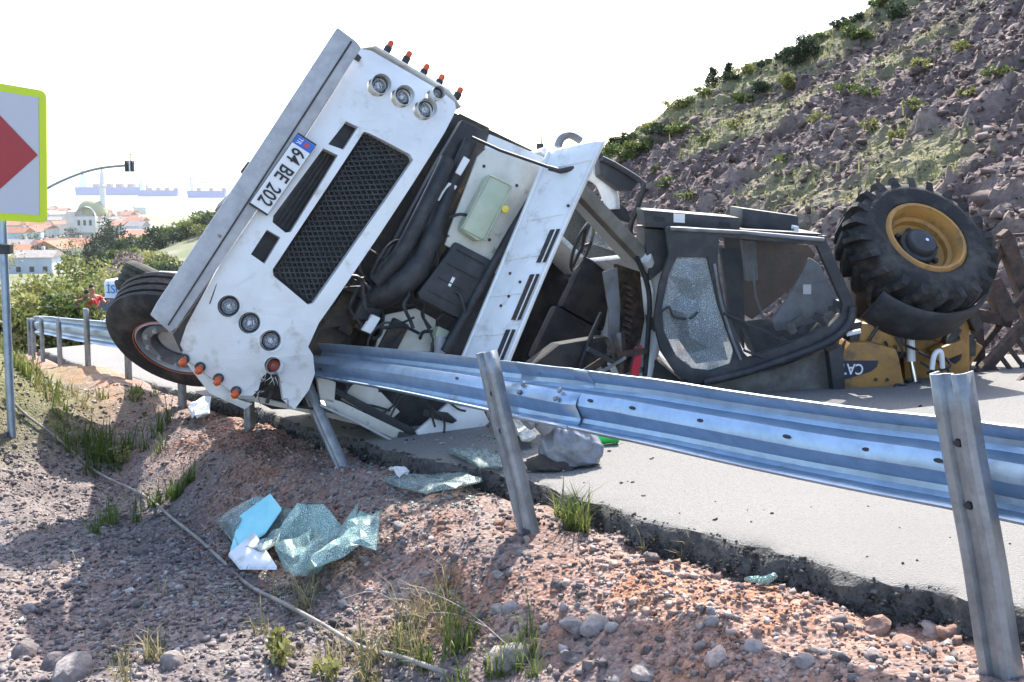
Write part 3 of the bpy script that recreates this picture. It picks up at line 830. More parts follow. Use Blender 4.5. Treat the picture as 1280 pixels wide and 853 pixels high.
# orange marker lights on both ends
for i, (x, y) in enumerate([(485, 58), (508, 71), (530, 87), (549, 100), (572, 116)]):
    p = tp(x, y + 3, .2); b = MB(); b.lathe([(.026, -.03), (.026, .012), (.018, .018)], p, TW, 12); o = b.build('marker_light', 'black_plastic', lorry, smooth=40)
    b = MB(); b.lathe([(.020, .012), (.021, .045), (.015, .058), (0, .062)], p, TW, 12); b.build('lens', 'orange_lens', o, smooth=50)
for i, (x, y) in enumerate([(230, 449), (250, 459), (273, 473), (295, 489)]):
    p = tp(x, y, .10); b = MB(); b.lathe([(.030, -.04), (.032, .016), (.02, .02)], p, -TL, 12); o = b.build('marker_light', 'black_plastic', lorry, smooth=40)
    b = MB(); b.lathe([(.022, .014), (.024, .05), (.017, .062), (0, .066)], p, (-TL - TW * .6), 12); b.build('lens', 'orange_lens', o, smooth=50)
# ---- steel bumper under the nose
b = MB(); b.sheet([TPs([(422, 34), (446, 52), (452, 60), (440, 78), (330, 250), (222, 409), (213, 416), (188, 394), (196, 379), (300, 222), (414, 46)], -.03)], TL * .05)
bu = b.build('bumper', 'steel_grey', lorry, bevel=.008, smooth=35); bu['label'] = 'scraped grey steel bumper strip'
b = MB(); b.sheet([TPs([(438.5, 51), (440.5, 52.5), (211, 407.5), (209.5, 406)], -.036)], TL * .005); b.build('bumper_seam', 'dark_metal', bu)
for x, y in ((306, 214), (266, 280), (244, 322)):
    b = MB(); b.sheet([TPs([(x - 6 + rng.uniform(-3, 3), y), (x + 4, y - 12), (x + 8, y - 10), (x + 2, y + 12)], .05)], TL * .03)
    b.build('bumper_bracket', 'dark_metal', bu)
b = MB(); b.sheet([TPs([(446, 66), (452, 72), (300, 330), (246, 432), (226, 440), (216, 418), (236, 392)], .10)], TL * .05); b.build('valance', 'dark_metal', lorry)
# number plate
pc = [(373, 166), (396, 181), (334, 270), (311, 255)]
b = MB(); b.sheet([TPs(pc, -.045)], TL * .012); pl = b.build('number_plate', 'plate_black', lorry); pl['label'] = 'white number plate with blue strip, hanging sideways'
def inset(P, k):
    c = sum(P, Vector()) / len(P); return [p + (c - p).normalized() * k for p in P]
b = MB(); pin = inset(TPs(pc, -.049), .012); b.sheet([pin], TL * .004); b.build('plate_face', 'plate_white', pl)
q = TPs(pc, -.050); qi = inset(q, .013)
e = .115; strip = [qi[0], qi[1], qi[1].lerp(qi[2], e), qi[0].lerp(qi[3], e)]
b = MB(); b.sheet([strip], TL * .003); b.build('plate_strip', 'plate_blue', pl)
td = (qi[3] - qi[0]).normalized(); tu = (qi[1] - qi[0]).normalized(); tu = (tu - td * tu.dot(td)).normalized()
hgt = (qi[1] - qi[0]).length; lng = (qi[3] - qi[0]).length
def ptext(s, t, size, m, v=.5, sx=.72):
    p = qi[0].lerp(qi[3], t) * (1 - v) + qi[1].lerp(qi[2], t) * v - TL * .004
    text_mesh(s, frame_m(p, td, tu), size, m, pl, 'lettering', .0012, sx)
ptext('64', .235, hgt * 1.02, 'plate_black'); ptext('BE', .49, hgt * 1.02, 'plate_black'); ptext('202', .80, hgt * 1.02, 'plate_black')
ptext('TR', .055, hgt * .34, 'plate_white', .25, .8)
b = MB(); b.lathe([(0, 0), (hgt * .13, 0)], qi[0].lerp(qi[3], .055) * .35 + qi[1].lerp(qi[2], .055) * .65 - TL * .002, TL, 10); b.build('emblem', 'plate_red', pl)
# ---- open bay between nose and windscreen
b = MB(); b.sheet([TPs([(566, 140), (690, 200), (672, 250), (590, 440), (560, 560), (500, 560), (372, 480), (398, 400)], .80)], TL * .03); b.build('bay_back', 'interior', lorry)
b = MB(); b.sheet([TPs([(560, 150), (575, 142), (612, 160), (604, 196), (520, 336), (470, 400), (400, 412)], .42)], TL * .05); b.build('radiator_frame', 'grease', lorry)
b = MB(); b.sheet([TPs([(578, 150), (612, 166), (597, 200), (470, 402), (440, 400), (545, 205)], .26)], TL * .10); b.build('cross_member', 'black_plastic', lorry, bevel=.01)
b = MB(); b.tube(bez([tp(588, 176, .2), tp(560, 240, .2), tp(540, 292, .16), tp(521, 333, .16), tp(492, 362, .2), tp(470, 372, .3)], 6), [.05] * 6 + [.06] * 6 + [.085] * 6 + [.10] * 6 + [.09] * 7, 14)
b.build('air_duct', 'black_plastic', lorry, smooth=50)
b = MB(); b.tube(bez([tp(560, 200, .15), tp(530, 262, .10), tp(500, 318, .12), tp(470, 352, .2)], 8), .055, 12); b.build('air_duct', 'black_plastic', lorry, smooth=50)
ip = [(597, 196), (608, 186), (640, 192), (686, 214), (688, 226), (628, 330), (616, 333), (562, 303), (560, 292)]
b = MB(); b.sheet([TPs(ip, .16)], TL * .03); bh = b.build('inner_panel', 'white_inner', lorry, bevel=.008, smooth=40)
for x, y in ((605, 208), (646, 232), (560, 296), (612, 300), (676, 216), (638, 292)):
    b = MB(); b.lathe([(0, -.006), (.010, -.006), (.012, .002)], tp(x, y, .158), TL, 8); b.build('bolt', 'dark_metal', bh)
# washer tank
def rounded(px, l0, l1, nm, m, par, bev=.03):
    b = MB(); b.sheet([TPs(px, l0)], TL * (l1 - l0)); return b.build(nm, m, par, bevel=bev, smooth=50)
wt = rounded([(612, 217), (640, 232), (634, 248), (607, 300), (597, 302), (576, 287), (580, 276)], .05, .16, 'washer_tank', 'washer_tank', lorry, .025)
b = MB()
for pts in ([(612, 219), (640, 233), (606, 301), (577, 286), (612, 219)],): b.tube([tp(x, y, .05) for x, y in pts], .008, 6)
b.build('seam', 'washer_tank', wt, smooth=60)
b = MB(); b.lathe([(.026, 0), (.026, .03), (.02, .034), (0, .034)], tp(630, 262, .06), -TL, 14); b.build('cap', 'yellow_cap', wt, smooth=40)
b = MB(); b.tube(bez([tp(586, 270, .08), tp(575, 268, .06), tp(562, 272, .1)], 6), .012, 6); b.build('hose', 'black_plastic', lorry, smooth=60)
b = MB(); b.sheet([TPs([(612, 168), (700, 205), (690, 222), (628, 190), (606, 186)], .18)], TL * .02); b.build('cowl_side', 'white_paint', lorry)
fb = rounded([(570, 302), (616, 326), (618, 334), (586, 398), (576, 400), (524, 374), (522, 366)], .10, .22, 'fuse_box', 'black_plastic', lorry, .02)
for k in range(4):
    a0 = tp(572 - k * 12, 312 + k * 17, .095); a1 = tp(606 - k * 12, 330 + k * 17, .095); b = MB(); b.bar(a0, a1, .008, .012, TL); b.build('rib', 'black_plastic', fb)
b = MB(); b.sheet([TPs([(566, 346), (569, 348), (563, 359), (560, 357)], .092)], TL * .004); b.build('label', 'plate_white', fb)
b = MB(); b.sheet([TPs([(560, 296), (628, 333), (624, 344), (556, 306)], .14)], TL * .03); b.build('panel_edge', 'white_inner', lorry)
for pts in ([(580, 195), (588, 200), (576, 220), (569, 216)], [(561, 228), (572, 233), (556, 256), (546, 250)], [(466, 393), (476, 398), (464, 418), (453, 413)]):
    b = MB(); b.sheet([TPs(pts, .15)], TL * .06); b.build('junction_box', 'plate_white', lorry, bevel=.006)
# engine odds and ends, cables
b = MB(); b.sheet([TPs([(482, 394), (520, 386), (545, 400), (540, 440), (470, 436)], .32)], TL * .04); b.build('bracket_plate', 'white_inner', lorry)
b = MB(); b.sheet([TPs([(548, 408), (562, 414), (553, 436), (541, 430)], .2)], TL * .1); b.build('relay_box', 'washer_tank', lorry, bevel=.008)
b = MB(); b.lathe([(0, -.06), (.035, -.06), (.04, -.04), (.04, .05), (.02, .06)], tp(550, 432, .2), TU * .5 - TW, 14); b.build('canister', 'steel_grey', lorry, smooth=40)
g_ = random.Random(3)
for k in range(26):
    x, y = g_.uniform(450, 560), g_.uniform(340, 430); p = tp(x, y, g_.uniform(.12, .3)); pts = [p]
    a_ = g_.uniform(0, 6.28)
    for j in range(4):
        a_ += g_.uniform(-1.0, 1.0); p = p + (TW * math.cos(a_) + TU * math.sin(a_)) * g_.uniform(.05, .14) + TL * g_.uniform(-.05, .05); pts.append(p)
    b = MB(); b.tube(bez(pts, 5), g_.choice([.006, .008, .012]), 6); b.build('cable', 'black_plastic', lorry, smooth=60)
for k in range(12):
    x, y = g_.uniform(400, 500), g_.uniform(330, 430); b = MB()
    b.box(tp(x, y, g_.uniform(.35, .6)), (g_.uniform(.08, .25), g_.uniform(.08, .2), g_.uniform(.06, .2)), TW, TU, TL); b.build('engine_block', 'grease', lorry, bevel=.015)
b = MB(); b.tube([tp(686, 214, .08), tp(640, 290, .1), tp(556, 440, .1)], .035, 8); b.build('hinge_rail', 'black_plastic', lorry, smooth=50)
b = MB(); b.sheet([TPs([(672, 214), (692, 222), (572, 446), (552, 436)], .17)], TL * .1); b.build('seal_strip', 'black_plastic', lorry)
# ---- open flap, hinged at the windscreen foot and standing out towards the viewer
h0, h1 = tp(684, 188, -.02), tp(566, 470, -.02)
f0, f1 = tp(757, 175, -.34), tp(628, 474, -.34)
n, m_ = 22, 8; vs = []
for i in range(n + 1):
    for j in range(m_ + 1):
        t, k = i / n, j / m_
        a_ = h0.lerp(h1, t); c_ = f0.lerp(f1, t)
        p = a_.lerp(c_, k) - TL * (.05 * math.sin(k * PI)) + TL * .03 * math.sin(t * 3.1) * k
        vs.append(p)
fs = [(i * (m_ + 1) + j, i * (m_ + 1) + j + 1, (i + 1) * (m_ + 1) + j + 1, (i + 1) * (m_ + 1) + j) for i in range(n) for j in range(m_)]
def flap_p(t, k, off=0.0):
    a_ = h0.lerp(h1, t); c_ = f0.lerp(f1, t)
    return a_.lerp(c_, k) - TL * (.05 * math.sin(k * PI) + off) + TL * .03 * math.sin(t * 3.1) * k
b = MB(); b.add(vs, fs); fl = b.build('front_flap', 'white_paint', lorry, smooth=60); so = fl.modifiers.new('t', 'SOLIDIFY'); so.thickness = .022; so.offset = 1
fl['label'] = 'open white front flap of the lorry showing its ribbed inside'
for t0, k0, k1 in ((.33, .15, .80), (.50, .05, .70), (.66, .05, .65), (.83, .05, .6), (.10, .1, .9)):
    b = MB(); b.tube([flap_p(t0 - .02 * k, k, .004) for k in np.linspace(k0, k1, 6)], .006, 6); b.build('rib', 'white_paint', fl, smooth=60)
for k0 in (.04, .93):
    b = MB(); b.tube([flap_p(t, k0, .004) for t in np.linspace(.01, .99, 14)], .011, 6); b.build('rib', 'white_paint', fl, smooth=60)
for ta, tb, ka, kb, mm in ((.38, .52, .66, .86, 'black_plastic'), (.57, .76, .64, .84, 'rusty'), (.80, .93, .62, .82, 'black_plastic')):
    b = MB(); P = [flap_p(ta, ka, .012), flap_p(ta, kb, .012), flap_p(tb, kb, .012), flap_p(tb, ka, .012)]
    b.sheet([P], TL * .01); vo = b.build('vent', mm, fl)
    for j in range(1, 4):
        b = MB(); b.bar(P[0].lerp(P[1], j / 4) - TL * .006, P[3].lerp(P[2], j / 4) - TL * .006, .007, .008, TL); b.build('slat', 'white_paint' if j == 2 else 'black_plastic', vo)
for x, y in ((640, 331), (668, 268)):
    b = MB(); b.box(tp(x, y, -.06), (.08, .05, .06), TW, TU, TL); b.build('latch', 'black_plastic', fl, bevel=.01)
for t, k in ((.28, .82), (.56, .25), (.66, .4), (.70, .33), (.60, .5)):
    b = MB(); b.lathe([(0, -.004), (.010, -.004), (.011, .004)], flap_p(t, k, .006), TL, 7); b.build('bolt', 'rusty', fl)
b = MB(); b.tube([tp(590, 172, .1), tp(625, 188, -.02), tp(688, 210, -.2)], .011, 8); gs = b.build('gas_strut', 'black_plastic', lorry, smooth=50)
b = MB(); b.tube([tp(686, 210, -.2), tp(700, 214, -.22), tp(730, 208, -.25)], .018, 8); b.build('strut_body', 'black_plastic', gs, smooth=50)
# ---- cab shell
F1, F2, F3, F4 = tp(676, 190, .20), tp(826, 346, .62), tp(800, 486, .62), tp(585, 560, .25)
LB = 1.75
def rear(p): return p + TL * LB
b = MB()
def wall(pts, hole=None, th=.05, nm='cab_side', m='white_paint', par=None, bev=.012):
    nrm = (pts[1] - pts[0]).cross(pts[2] - pts[0]).normalized() * th
    b = MB(); b.sheet([pts] + ([hole] if hole else []), nrm); return b.build(nm, m, par or lorry, bevel=bev, smooth=40)
def lerp4(P, u, v): return P[0].lerp(P[1], u).lerp(P[3].lerp(P[2], u), v)
up_side = [F1, F2 - TU * .05, rear(F2) - TU * .05, rear(F1)]
wall(up_side, [lerp4(up_side, .25, .16), lerp4(up_side, .86, .2), lerp4(up_side, .88, .62), lerp4(up_side, .2, .66)], .05, 'cab_side')
b = MB(); P = [lerp4(up_side, .25, .16), lerp4(up_side, .86, .2), lerp4(up_side, .88, .62), lerp4(up_side, .2, .66)]; b.sheet([P], TW * .006); b.build('side_window', 'clear_glass', lorry)
wall([F2, F3, rear(F3), rear(F2)], None, .05, 'cab_roof')
wall([F4, F3, rear(F3), rear(F4)], None, .05, 'cab_side')
RW = [tp(x, y, LB + .45) for x, y in ((716, 258), (744, 262), (792, 322), (786, 336), (742, 330), (722, 300))]
_rb = [rear(F1), rear(F2), rear(F3), rear(F4)]; _o = sum(_rb, Vector()) / 4; _n = (_rb[1] - _rb[0]).cross(_rb[2] - _rb[0]).normalized()
RW = [CAMP + (p - CAMP) * ((_o - CAMP).dot(_n) / (p - CAMP).dot(_n)) for p in RW]; _rb = [p - _n * (p - _o).dot(_n) for p in _rb]
wall(_rb, RW, .05, 'cab_back', 'interior')
b = MB(); b.sheet([RW], TL * .006); b.build('rear_window', 'clear_glass', lorry)
def beam(p, q, w, h, nm, m, up=None):
    b = MB(); pts = [p, p.lerp(q, .33), p.lerp(q, .66), q]
    b.bar(p, q, w, h, up or TL); return b.build(nm, m, lorry, bevel=min(w, h) * .3, smooth=50)
beam(tp(700, 212, .22), F2, .11, .12, 'windscreen_pillar', 'pillar_trim')
beam(F4, F3, .14, .12, 'windscreen_pillar', 'white_inner')
# roof edge: bulging white skin seen end on, dark trim inside
re_ = bez([tp(806, 322, .45), tp(822, 348, .55), tp(826, 372, .58), tp(822, 410, .6), tp(812, 450, .6), tp(802, 486, .6)], 6)
b = MB(); b.tube(re_, .055, 10); b.build('roof_edge', 'white_paint', lorry, smooth=60)
re2 = bez([tp(796, 322, .40), tp(808, 352, .48), tp(812, 380, .5), tp(810, 420, .52), tp(806, 470, .55)], 6)
b = MB(); b.tube(re2, .02, 8); b.build('roof_trim', 'black_plastic', lorry, smooth=60)
b = MB(); b.sheet([TPs([(770, 330), (800, 340), (806, 400), (800, 470), (782, 470), (776, 420), (768, 370)], .75)], TL * .04); b.build('headliner', 'headliner', lorry)
for k in range(14):
    p = tp(783 + 3.5 * math.sin(k * .4), 352 + k * 8, .66); b = MB(); b.box(p, (.022, .06, .05), TW, TU, TL); b.build('trim_clip', 'headliner', lorry)
b = MB(); b.sheet([TPs([(754, 340), (772, 334), (776, 380), (774, 440), (760, 446), (762, 390)], .70)], TL * .03); b.build('sun_visor', 'machine_grey', lorry, bevel=.01)
# ragged mess at the lower roof corner, red strap
g_ = random.Random(9)
for k in range(14):
    p = tp(g_.uniform(742, 800), g_.uniform(436, 472), g_.uniform(.35, .6)); d = (TW * g_.uniform(-1, 1) + TU * g_.uniform(-1, 1)) * .14
    b = MB(); b.bar(p - d, p + d, g_.uniform(.01, .05), g_.uniform(.008, .02), TL); b.build('torn_trim', g_.choice(['headliner', 'rusty', 'machine_grey', 'black_plastic']), lorry)
b = MB(); b.sheet([TPs([(794, 434), (803, 432), (801, 456), (797, 474), (789, 474), (791, 452)], .42)], TL * .02); o = b.build('strap', 'red_cloth', lorry, bevel=.004); o['label'] = 'bright red cloth strap hanging at the roof edge'
# interior: dash, wheel, seats
b = MB(); b.sheet([TPs([(672, 214), (690, 222), (716, 250), (690, 330), (620, 470), (560, 450)], .75)], TL * .2); b.build('dashboard', 'interior', lorry, bevel=.03)
sc_ = tl(*[loc(tp(728, 308, .95))[i] for i in range(3)])
b = MB(); b.lathe([(.21, -.014), (.224, 0), (.21, .014), (.196, 0)], sc_, TU * .8 - TL * .6, 28, closed=True); sw = b.build('steering_wheel', 'black_plastic', lorry, smooth=60)
for a_ in (0, 2.1, 4.2):
    x_, y_, z_ = basis(TU * .8 - TL * .6); b = MB(); b.tube([sc_, sc_ + (x_ * math.cos(a_) + y_ * math.sin(a_)) * .2], .016, 6); b.build('spoke', 'black_plastic', sw, smooth=60)
for x, y in ((742, 368), (706, 430)):
    c = tp(x, y, 1.5); b = MB(); b.box(c, (.5, .5, .14), TW, TU, TL); o = b.build('seat', 'interior', lorry, bevel=.05, smooth=50)
    b = MB(); b.box(c + TU * .42, (.28, .2, .1), TW, TU, TL); b.build('headrest', 'interior', o, bevel=.04, smooth=50)
b = MB(); b.tube(bez([tp(722, 470, .7), tp(735, 430, .8), tp(752, 392, .9)], 6), .02, 8); b.build('belt_stalk', 'black_plastic', lorry, smooth=50)
b = MB(); b.sheet([TPs([(660, 460), (700, 430), (760, 420), (775, 446), (720, 478), (660, 480)], .8)], TL * .2); b.build('cab_floor_mat', 'interior', lorry, bevel=.03)
# ---- mirror on the upper side
b = MB(); b.tube(bez([tp(752, 198, .7), tp(772, 208, .7), tp(800, 226, .7), tp(804, 236, .7), tp(796, 262, .75), tp(788, 284, .8), tp(790, 300, .8)], 5), .022, 8); ma = b.build('mirror_arm', 'black_plastic', lorry, smooth=60)
b = MB(); b.sheet([TPs([(748, 188), (786, 212), (800, 226), (790, 240), (776, 238), (750, 220)], .72)], TL * .1); b.build('mirror_shell', 'black_plastic', ma, bevel=.02, smooth=50)
b = MB(); b.sheet([TPs([(742, 256), (766, 246), (784, 262), (790, 280), (776, 276), (754, 258)], .9)], TL * .16); b.build('mirror_shell', 'black_plastic', ma, bevel=.03, smooth=50)
b = MB(); b.tube(bez([tp(736, 214, .9), tp(752, 224, .9), tp(762, 244, .9), tp(764, 262, .9)], 5), .07, 10); b.build('side_duct', 'white_paint', lorry, smooth=60)
b = MB(); b.tube(bez([tp(697, 184, 1.4), tp(702, 173, 1.4), tp(713, 169, 1.4), tp(726, 176, 1.4)], 5), .035, 8); b.build('exhaust_bend', 'machine_grey', lorry, smooth=60)
b = MB(); b.tube([tp(677, 186, 1.2), tp(677, 158, 1.2), tp(678, 140, 1.2)], [.006, .004, .003], 5); b.build('aerial', 'machine_grey', lorry)
b = MB(); b.box(tp(675, 184, 1.2), (.06, .06, .06)); b.build('aerial_base', 'black_plastic', lorry, bevel=.01)
# ---- crushed lower side under the rail
def scrap(px, l, th, nm, m, bev=.006): b = MB(); b.sheet([TPs(px, l)], TL * th); return b.build(nm, m, lorry, bevel=bev, smooth=40)
scrap([(400, 470), (606, 500), (612, 540), (560, 566), (500, 560), (420, 520)], .55, .05, 'crushed_bay', 'interior')
scrap([(520, 540), (560, 505), (604, 512), (612, 528), (598, 540), (560, 560), (532, 562)], .18, .04, 'door_panel', 'white_paint')
scrap([(530, 512), (560, 516), (572, 526), (566, 530), (528, 520)], .15, .02, 'door_handle_recess', 'black_plastic')
scrap([(444, 476), (470, 484), (500, 515), (484, 530), (426, 500)], .28, .03, 'sill_panel', 'white_inner')
scrap([(404, 496), (426, 502), (505, 540), (500, 552), (410, 512)], .2, .03, 'step_panel', 'white_inner')
scrap([(408, 486), (416, 482), (540, 548), (528, 558)], .22, .03, 'door_seal', 'black_plastic')
scrap([(500, 540), (530, 548), (522, 560), (496, 552)], .17, .03, 'door_corner', 'black_plastic')
scrap([(396, 470), (420, 478), (418, 505), (400, 500)], .2, .06, 'headlamp_socket', 'white_inner')
b = MB(); b.tube(bez([tp(400, 506, .15), tp(450, 530, .15), tp(510, 562, .15)], 6), .010, 6); b.build('trim_rod', 'steel_grey', lorry, smooth=60)
for k in range(16):
    x, y = g_.uniform(420, 560), g_.uniform(468, 515); p = tp(x, y, g_.uniform(.12, .3)); pts = [p]; a_ = g_.uniform(0, 6.28)
    for j in range(3):
        a_ += g_.uniform(-1, 1); p = p + (TW * math.cos(a_) + TU * math.sin(a_)) * g_.uniform(.05, .13); pts.append(p)
    b = MB(); b.tube(bez(pts, 5), .008, 5); b.build('cable', 'black_plastic', lorry, smooth=60)
for k in range(8):
    x, y = g_.uniform(330, 392), g_.uniform(476, 505); b = MB(); d = (TW * g_.uniform(-1, 1) + TU * g_.uniform(-1, 1)) * .09
    p = tp(x, y, g_.uniform(.2, .4)); b.bar(p - d, p + d, .02, .03, TL); b.build('torn_bracket', g_.choice(['grease', 'rusty', 'dark_metal']), lorry)
scrap([(318, 466), (352, 462), (372, 480), (392, 512), (340, 512), (316, 500)], .42, .05, 'inner_wing', 'interior')
scrap([(228, 448), (236, 452), (300, 500), (316, 505), (306, 512), (262, 492)], .25, .2, 'lower_valance', 'white_paint')
_A, _B = tp(296, 492, .32), tp(410, 516, .36)
for P in ([_A, _B, _B + TL * 1.5, _A + TL * 1.5], [_B, F4, F4 + TL * 1.5, _B + TL * 1.5]):
    b = MB(); b.add(P, [(0, 1, 2), (0, 2, 3)]); o = b.build('lower_side', 'white_inner', lorry); so = o.modifiers.new('t', 'SOLIDIFY'); so.thickness = .03
b = MB(); b.box(tl(-.55, .55, 1.0), (.9, .9, .9), TW, TU, TL); b.build('gearbox', 'grease', lorry, bevel=.08)
g_ = random.Random(44)
for k in range(30):                                   # frayed fibres along the torn corner
    x, y = g_.choice([(352, 478), (348, 468), (341, 471), (335, 468), (329, 474), (325, 488), (322, 494), (357, 500)]); p = tp(x + g_.uniform(-3, 3), y + g_.uniform(-2, 3), .05)
    d = TW * g_.uniform(-.05, .02) + TU * g_.uniform(-.03, .05) + TL * g_.uniform(-.02, .03); b = MB(); b.tube([p, p + d * .6, p + d + TL * .01], [.003, .002, .001], 4); b.build('frayed_fibre', g_.choice(['white_inner', 'headliner', 'white_paint']), fp)
# ---- chassis, deck, wheels
for w in (-.42, .42):
    b = MB(); b.bar(tl(w, .05, .55), tl(w - .1, .05, 5.2), .09, .24, TU); b.build('chassis_rail', 'dark_metal', lorry)
for l in (1.0, 2.2, 3.4, 4.6):
    b = MB(); b.bar(tl(-.42, .05, l), tl(.42, .05, l), .08, .16, TU); b.build('chassis_crossmember', 'dark_metal', lorry)
b = MB(); b.box(tl(-.1, .62, 3.5), (1.7, .12, 2.3), TW, TU, TL); b.build('deck', 'rusty', lorry)
b = MB(); b.box(tl(.1, .25, 1.4), (.7, .6, 1.0), TW, TU, TL); b.build('engine', 'grease', lorry, bevel=.05)
def truck_wheel(c, axis, nm='wheel', parent=None, steer=True):
    R_ = .51; W_ = .15
    b = MB(); b.lathe([(.28, -W_), (.36, -W_ - .012), (.46, -W_), (.495, -W_ + .03), (R_, -W_ + .05), (R_, -.07), (R_ - .016, -.066), (R_ - .016, -.052), (R_, -.048), (R_, -.008), (R_ - .016, -.004), (R_ - .016, .01), (R_, .014), (R_, .052), (R_ - .016, .056), (R_ - .016, .07), (R_, .074), (R_, W_ - .05), (.495, W_ - .03), (.46, W_), (.36, W_ + .012), (.28, W_)], c, axis, 48, closed=True)
    ty = b.build('wheel', 'rubber', lorry, smooth=35); ty['label'] = nm
    b = MB(); b.lathe([(.29, W_ - .005), (.27, W_ + .012), (.262, W_ - .02), (.25, .04), (.22, .02), (.20, .06), (.135, .07), (.13, .10), (0, .10)], c, axis, 36); b.build('rim', 'steel_grey', ty, smooth=40)
    b = MB(); b.lathe([(.285, W_ + .012), (.289, W_ + .016), (.293, W_ + .013)], c, axis, 36); b.build('rim_band', 'red_ring', ty, smooth=40)
    x_, y_, z_ = basis(axis)
    b = MB(); b.lathe([(.235, .10), (.235, .145), (.17, .15), (.165, .09)], c, axis, 30, closed=True); b.build('hub_ring', 'machine_grey', ty, smooth=40)
    for k in range(10):
        a_ = 2 * PI * k / 10; p = c + (x_ * math.cos(a_) + y_ * math.sin(a_)) * .20 + z_ * .15
        b = MB(); b.lathe([(.018, -.01), (.018, .02), (0, .022)], p, axis, 6); b.build('wheel_nut', 'steel_grey', ty)
    return ty
ax1 = (-TW * math.cos(.58) - TL * math.sin(.58)).normalized()
cw = tp(228, 414, 1.2)
truck_wheel(cw, ax1, 'front wheel of the lorry turned outwards below the bumper')
w_, u_, l_ = loc(cw)
truck_wheel(tp(214, 372, 3.6), (-TW).normalized(), 'ribbed rear tyre of the lorry behind the front wheel')
b = MB(); b.tube([cw, tl(w_ + .5, u_ + .05, l_)], .07, 10); b.build('front_axle', 'dark_metal', lorry, smooth=50)
w2, u2, l2 = loc(tp(214, 372, 3.6)); b = MB(); b.tube([tl(w2, u2, l2), tl(w2 + .45, u2 + .05, l2)], .09, 10); b.build('rear_axle', 'dark_metal', lorry, smooth=50)

# ================================================================== overturned yellow loader behind the lorry
BY = 7.35
def bp(px, py, d=0.0): return at(px, py, BY + d)
def BPs(pts, d): return [bp(x, y, d) for x, y in pts]
YV_ = Vector((0, 1, 0))
_c = bp(1000, 500); 
loader = thing('wheel_loader', (_c.x, _c.y, road_z(_c.x, _c.y)), 'yellow wheel loader with black cab tipped over on the road', 'loader')
def bsheet(px, d, th, nm, m, par=None, bev=.006, holes=()):
    b = MB(); b.sheet([BPs(px, d)] + [BPs(h, d) for h in holes], YV_ * th); return b.build(nm, m, par or loader, bevel=bev, smooth=40)
# cab frame, camera side
cab_out = [(832, 284), (848, 283), (1028, 297), (1034, 302), (1068, 378), (1066, 400), (1050, 421), (1010, 440), (950, 462), (900, 477), (868, 480), (846, 470), (826, 440), (817, 404), (824, 356), (836, 318)]
win1 = [(899, 297), (1021, 307), (1053, 380), (1052, 392), (1036, 408), (990, 428), (936, 448), (929, 440), (905, 376), (897, 332)]
win2 = [(846, 322), (884, 322), (888, 340), (897, 380), (918, 440), (914, 456), (886, 464), (866, 462), (846, 446), (830, 414), (828, 384), (836, 344)]
cf = bsheet(cab_out, 0, .07, 'cab_frame', 'machine_black', bev=.012, holes=[win1, win2])
cf['label'] = 'crushed black cab frame of the tipped loader'
b = MB(); b.tube([bp(838, 286, -.01), bp(930, 291, -.01), bp(1030, 300, -.01)], .016, 8); b.build('drip_rail', 'machine_grey', cf, smooth=50)
b = MB(); b.tube(bez([bp(1066, 384, -.02), bp(1062, 404, -.03), bp(1040, 425, -.03), bp(990, 446, -.02), bp(930, 466, -.01), bp(880, 478, 0)], 6), .030, 10); b.build('grab_tube', 'machine_black', cf, smooth=60)
b = MB(); b.tube(bez([bp(893, 330, -.01), bp(900, 372, -.01), bp(914, 420, -.01), bp(926, 450, -.01)], 6), .012, 8); b.build('door_edge', 'machine_grey', cf, smooth=60)
# far side frame and cross beams
fr = bsheet(cab_out, 1.25, .06, 'far_frame', 'machine_black', holes=[win1, win2])
for x, y in ((840, 288), (1028, 300), (1064, 386), (890, 292), (1000, 442), (868, 474), (822, 410)):
    b = MB(); b.bar(bp(x, y, .03), bp(x, y, 0) + YV_ * 1.25, .06, .06); b.build('cross_beam', 'machine_black', loader)
b = MB(); P = BPs([(838, 290), (1028, 301)], .06); Q = [p + YV_ * 1.2 for p in P]; b.sheet([[P[0], P[1], Q[1], Q[0]]], Vector((0, 0, .05))); b.build('cab_floor', 'machine_black', loader)
# yellow-brown innards seen through the side window
bsheet([(905, 296), (1010, 306), (1020, 318), (1000, 352), (940, 400), (912, 380)], .95, .05, 'floor_pan', 'floor_brown')
bsheet([(965, 400), (985, 372), (1012, 322), (1024, 330), (1056, 388), (1030, 400), (990, 412), (970, 414)], .35, .04, 'pillar_trim', 'machine_grey', bev=.012)
bsheet([(1004, 356), (1014, 356), (1014, 368), (1004, 368)], .33, .005, 'sticker', 'plate_white', bev=0)
bsheet([(928, 300), (945, 302), (948, 350), (934, 352)], .55, .1, 'lever_column', 'machine_grey')
bsheet([(900, 310), (930, 312), (932, 440), (912, 400)], .75, .1, 'seat_back', 'interior', bev=.03)
bsheet([(930, 410), (1000, 400), (1050, 400), (1010, 430), (945, 446)], .6, .3, 'console', 'interior', bev=.03)
g_ = random.Random(21)
for k in range(16):
    p = bp(g_.uniform(980, 1040), g_.uniform(385, 415), g_.uniform(.2, .5)); b = MB(); b.box(p, (g_.uniform(.03, .10), .06, g_.uniform(.03, .10)), Vector((math.cos(k), 0, math.sin(k))), None, Vector((-math.sin(k), 0, math.cos(k)))); b.build('instrument', g_.choice(['interior', 'machine_black', 'tank_grey']), loader, bevel=.008)
b = MB(); b.tube([bp(940, 330, .4), bp(945, 372, .4), bp(955, 400, .4)], .01, 6); b.build('lever', 'machine_grey', loader, smooth=50)
b = MB(); b.tube([bp(926, 402, .3), bp(960, 416, .3), bp(990, 436, .3)], .014, 6); b.build('lever', 'machine_black', loader, smooth=50)
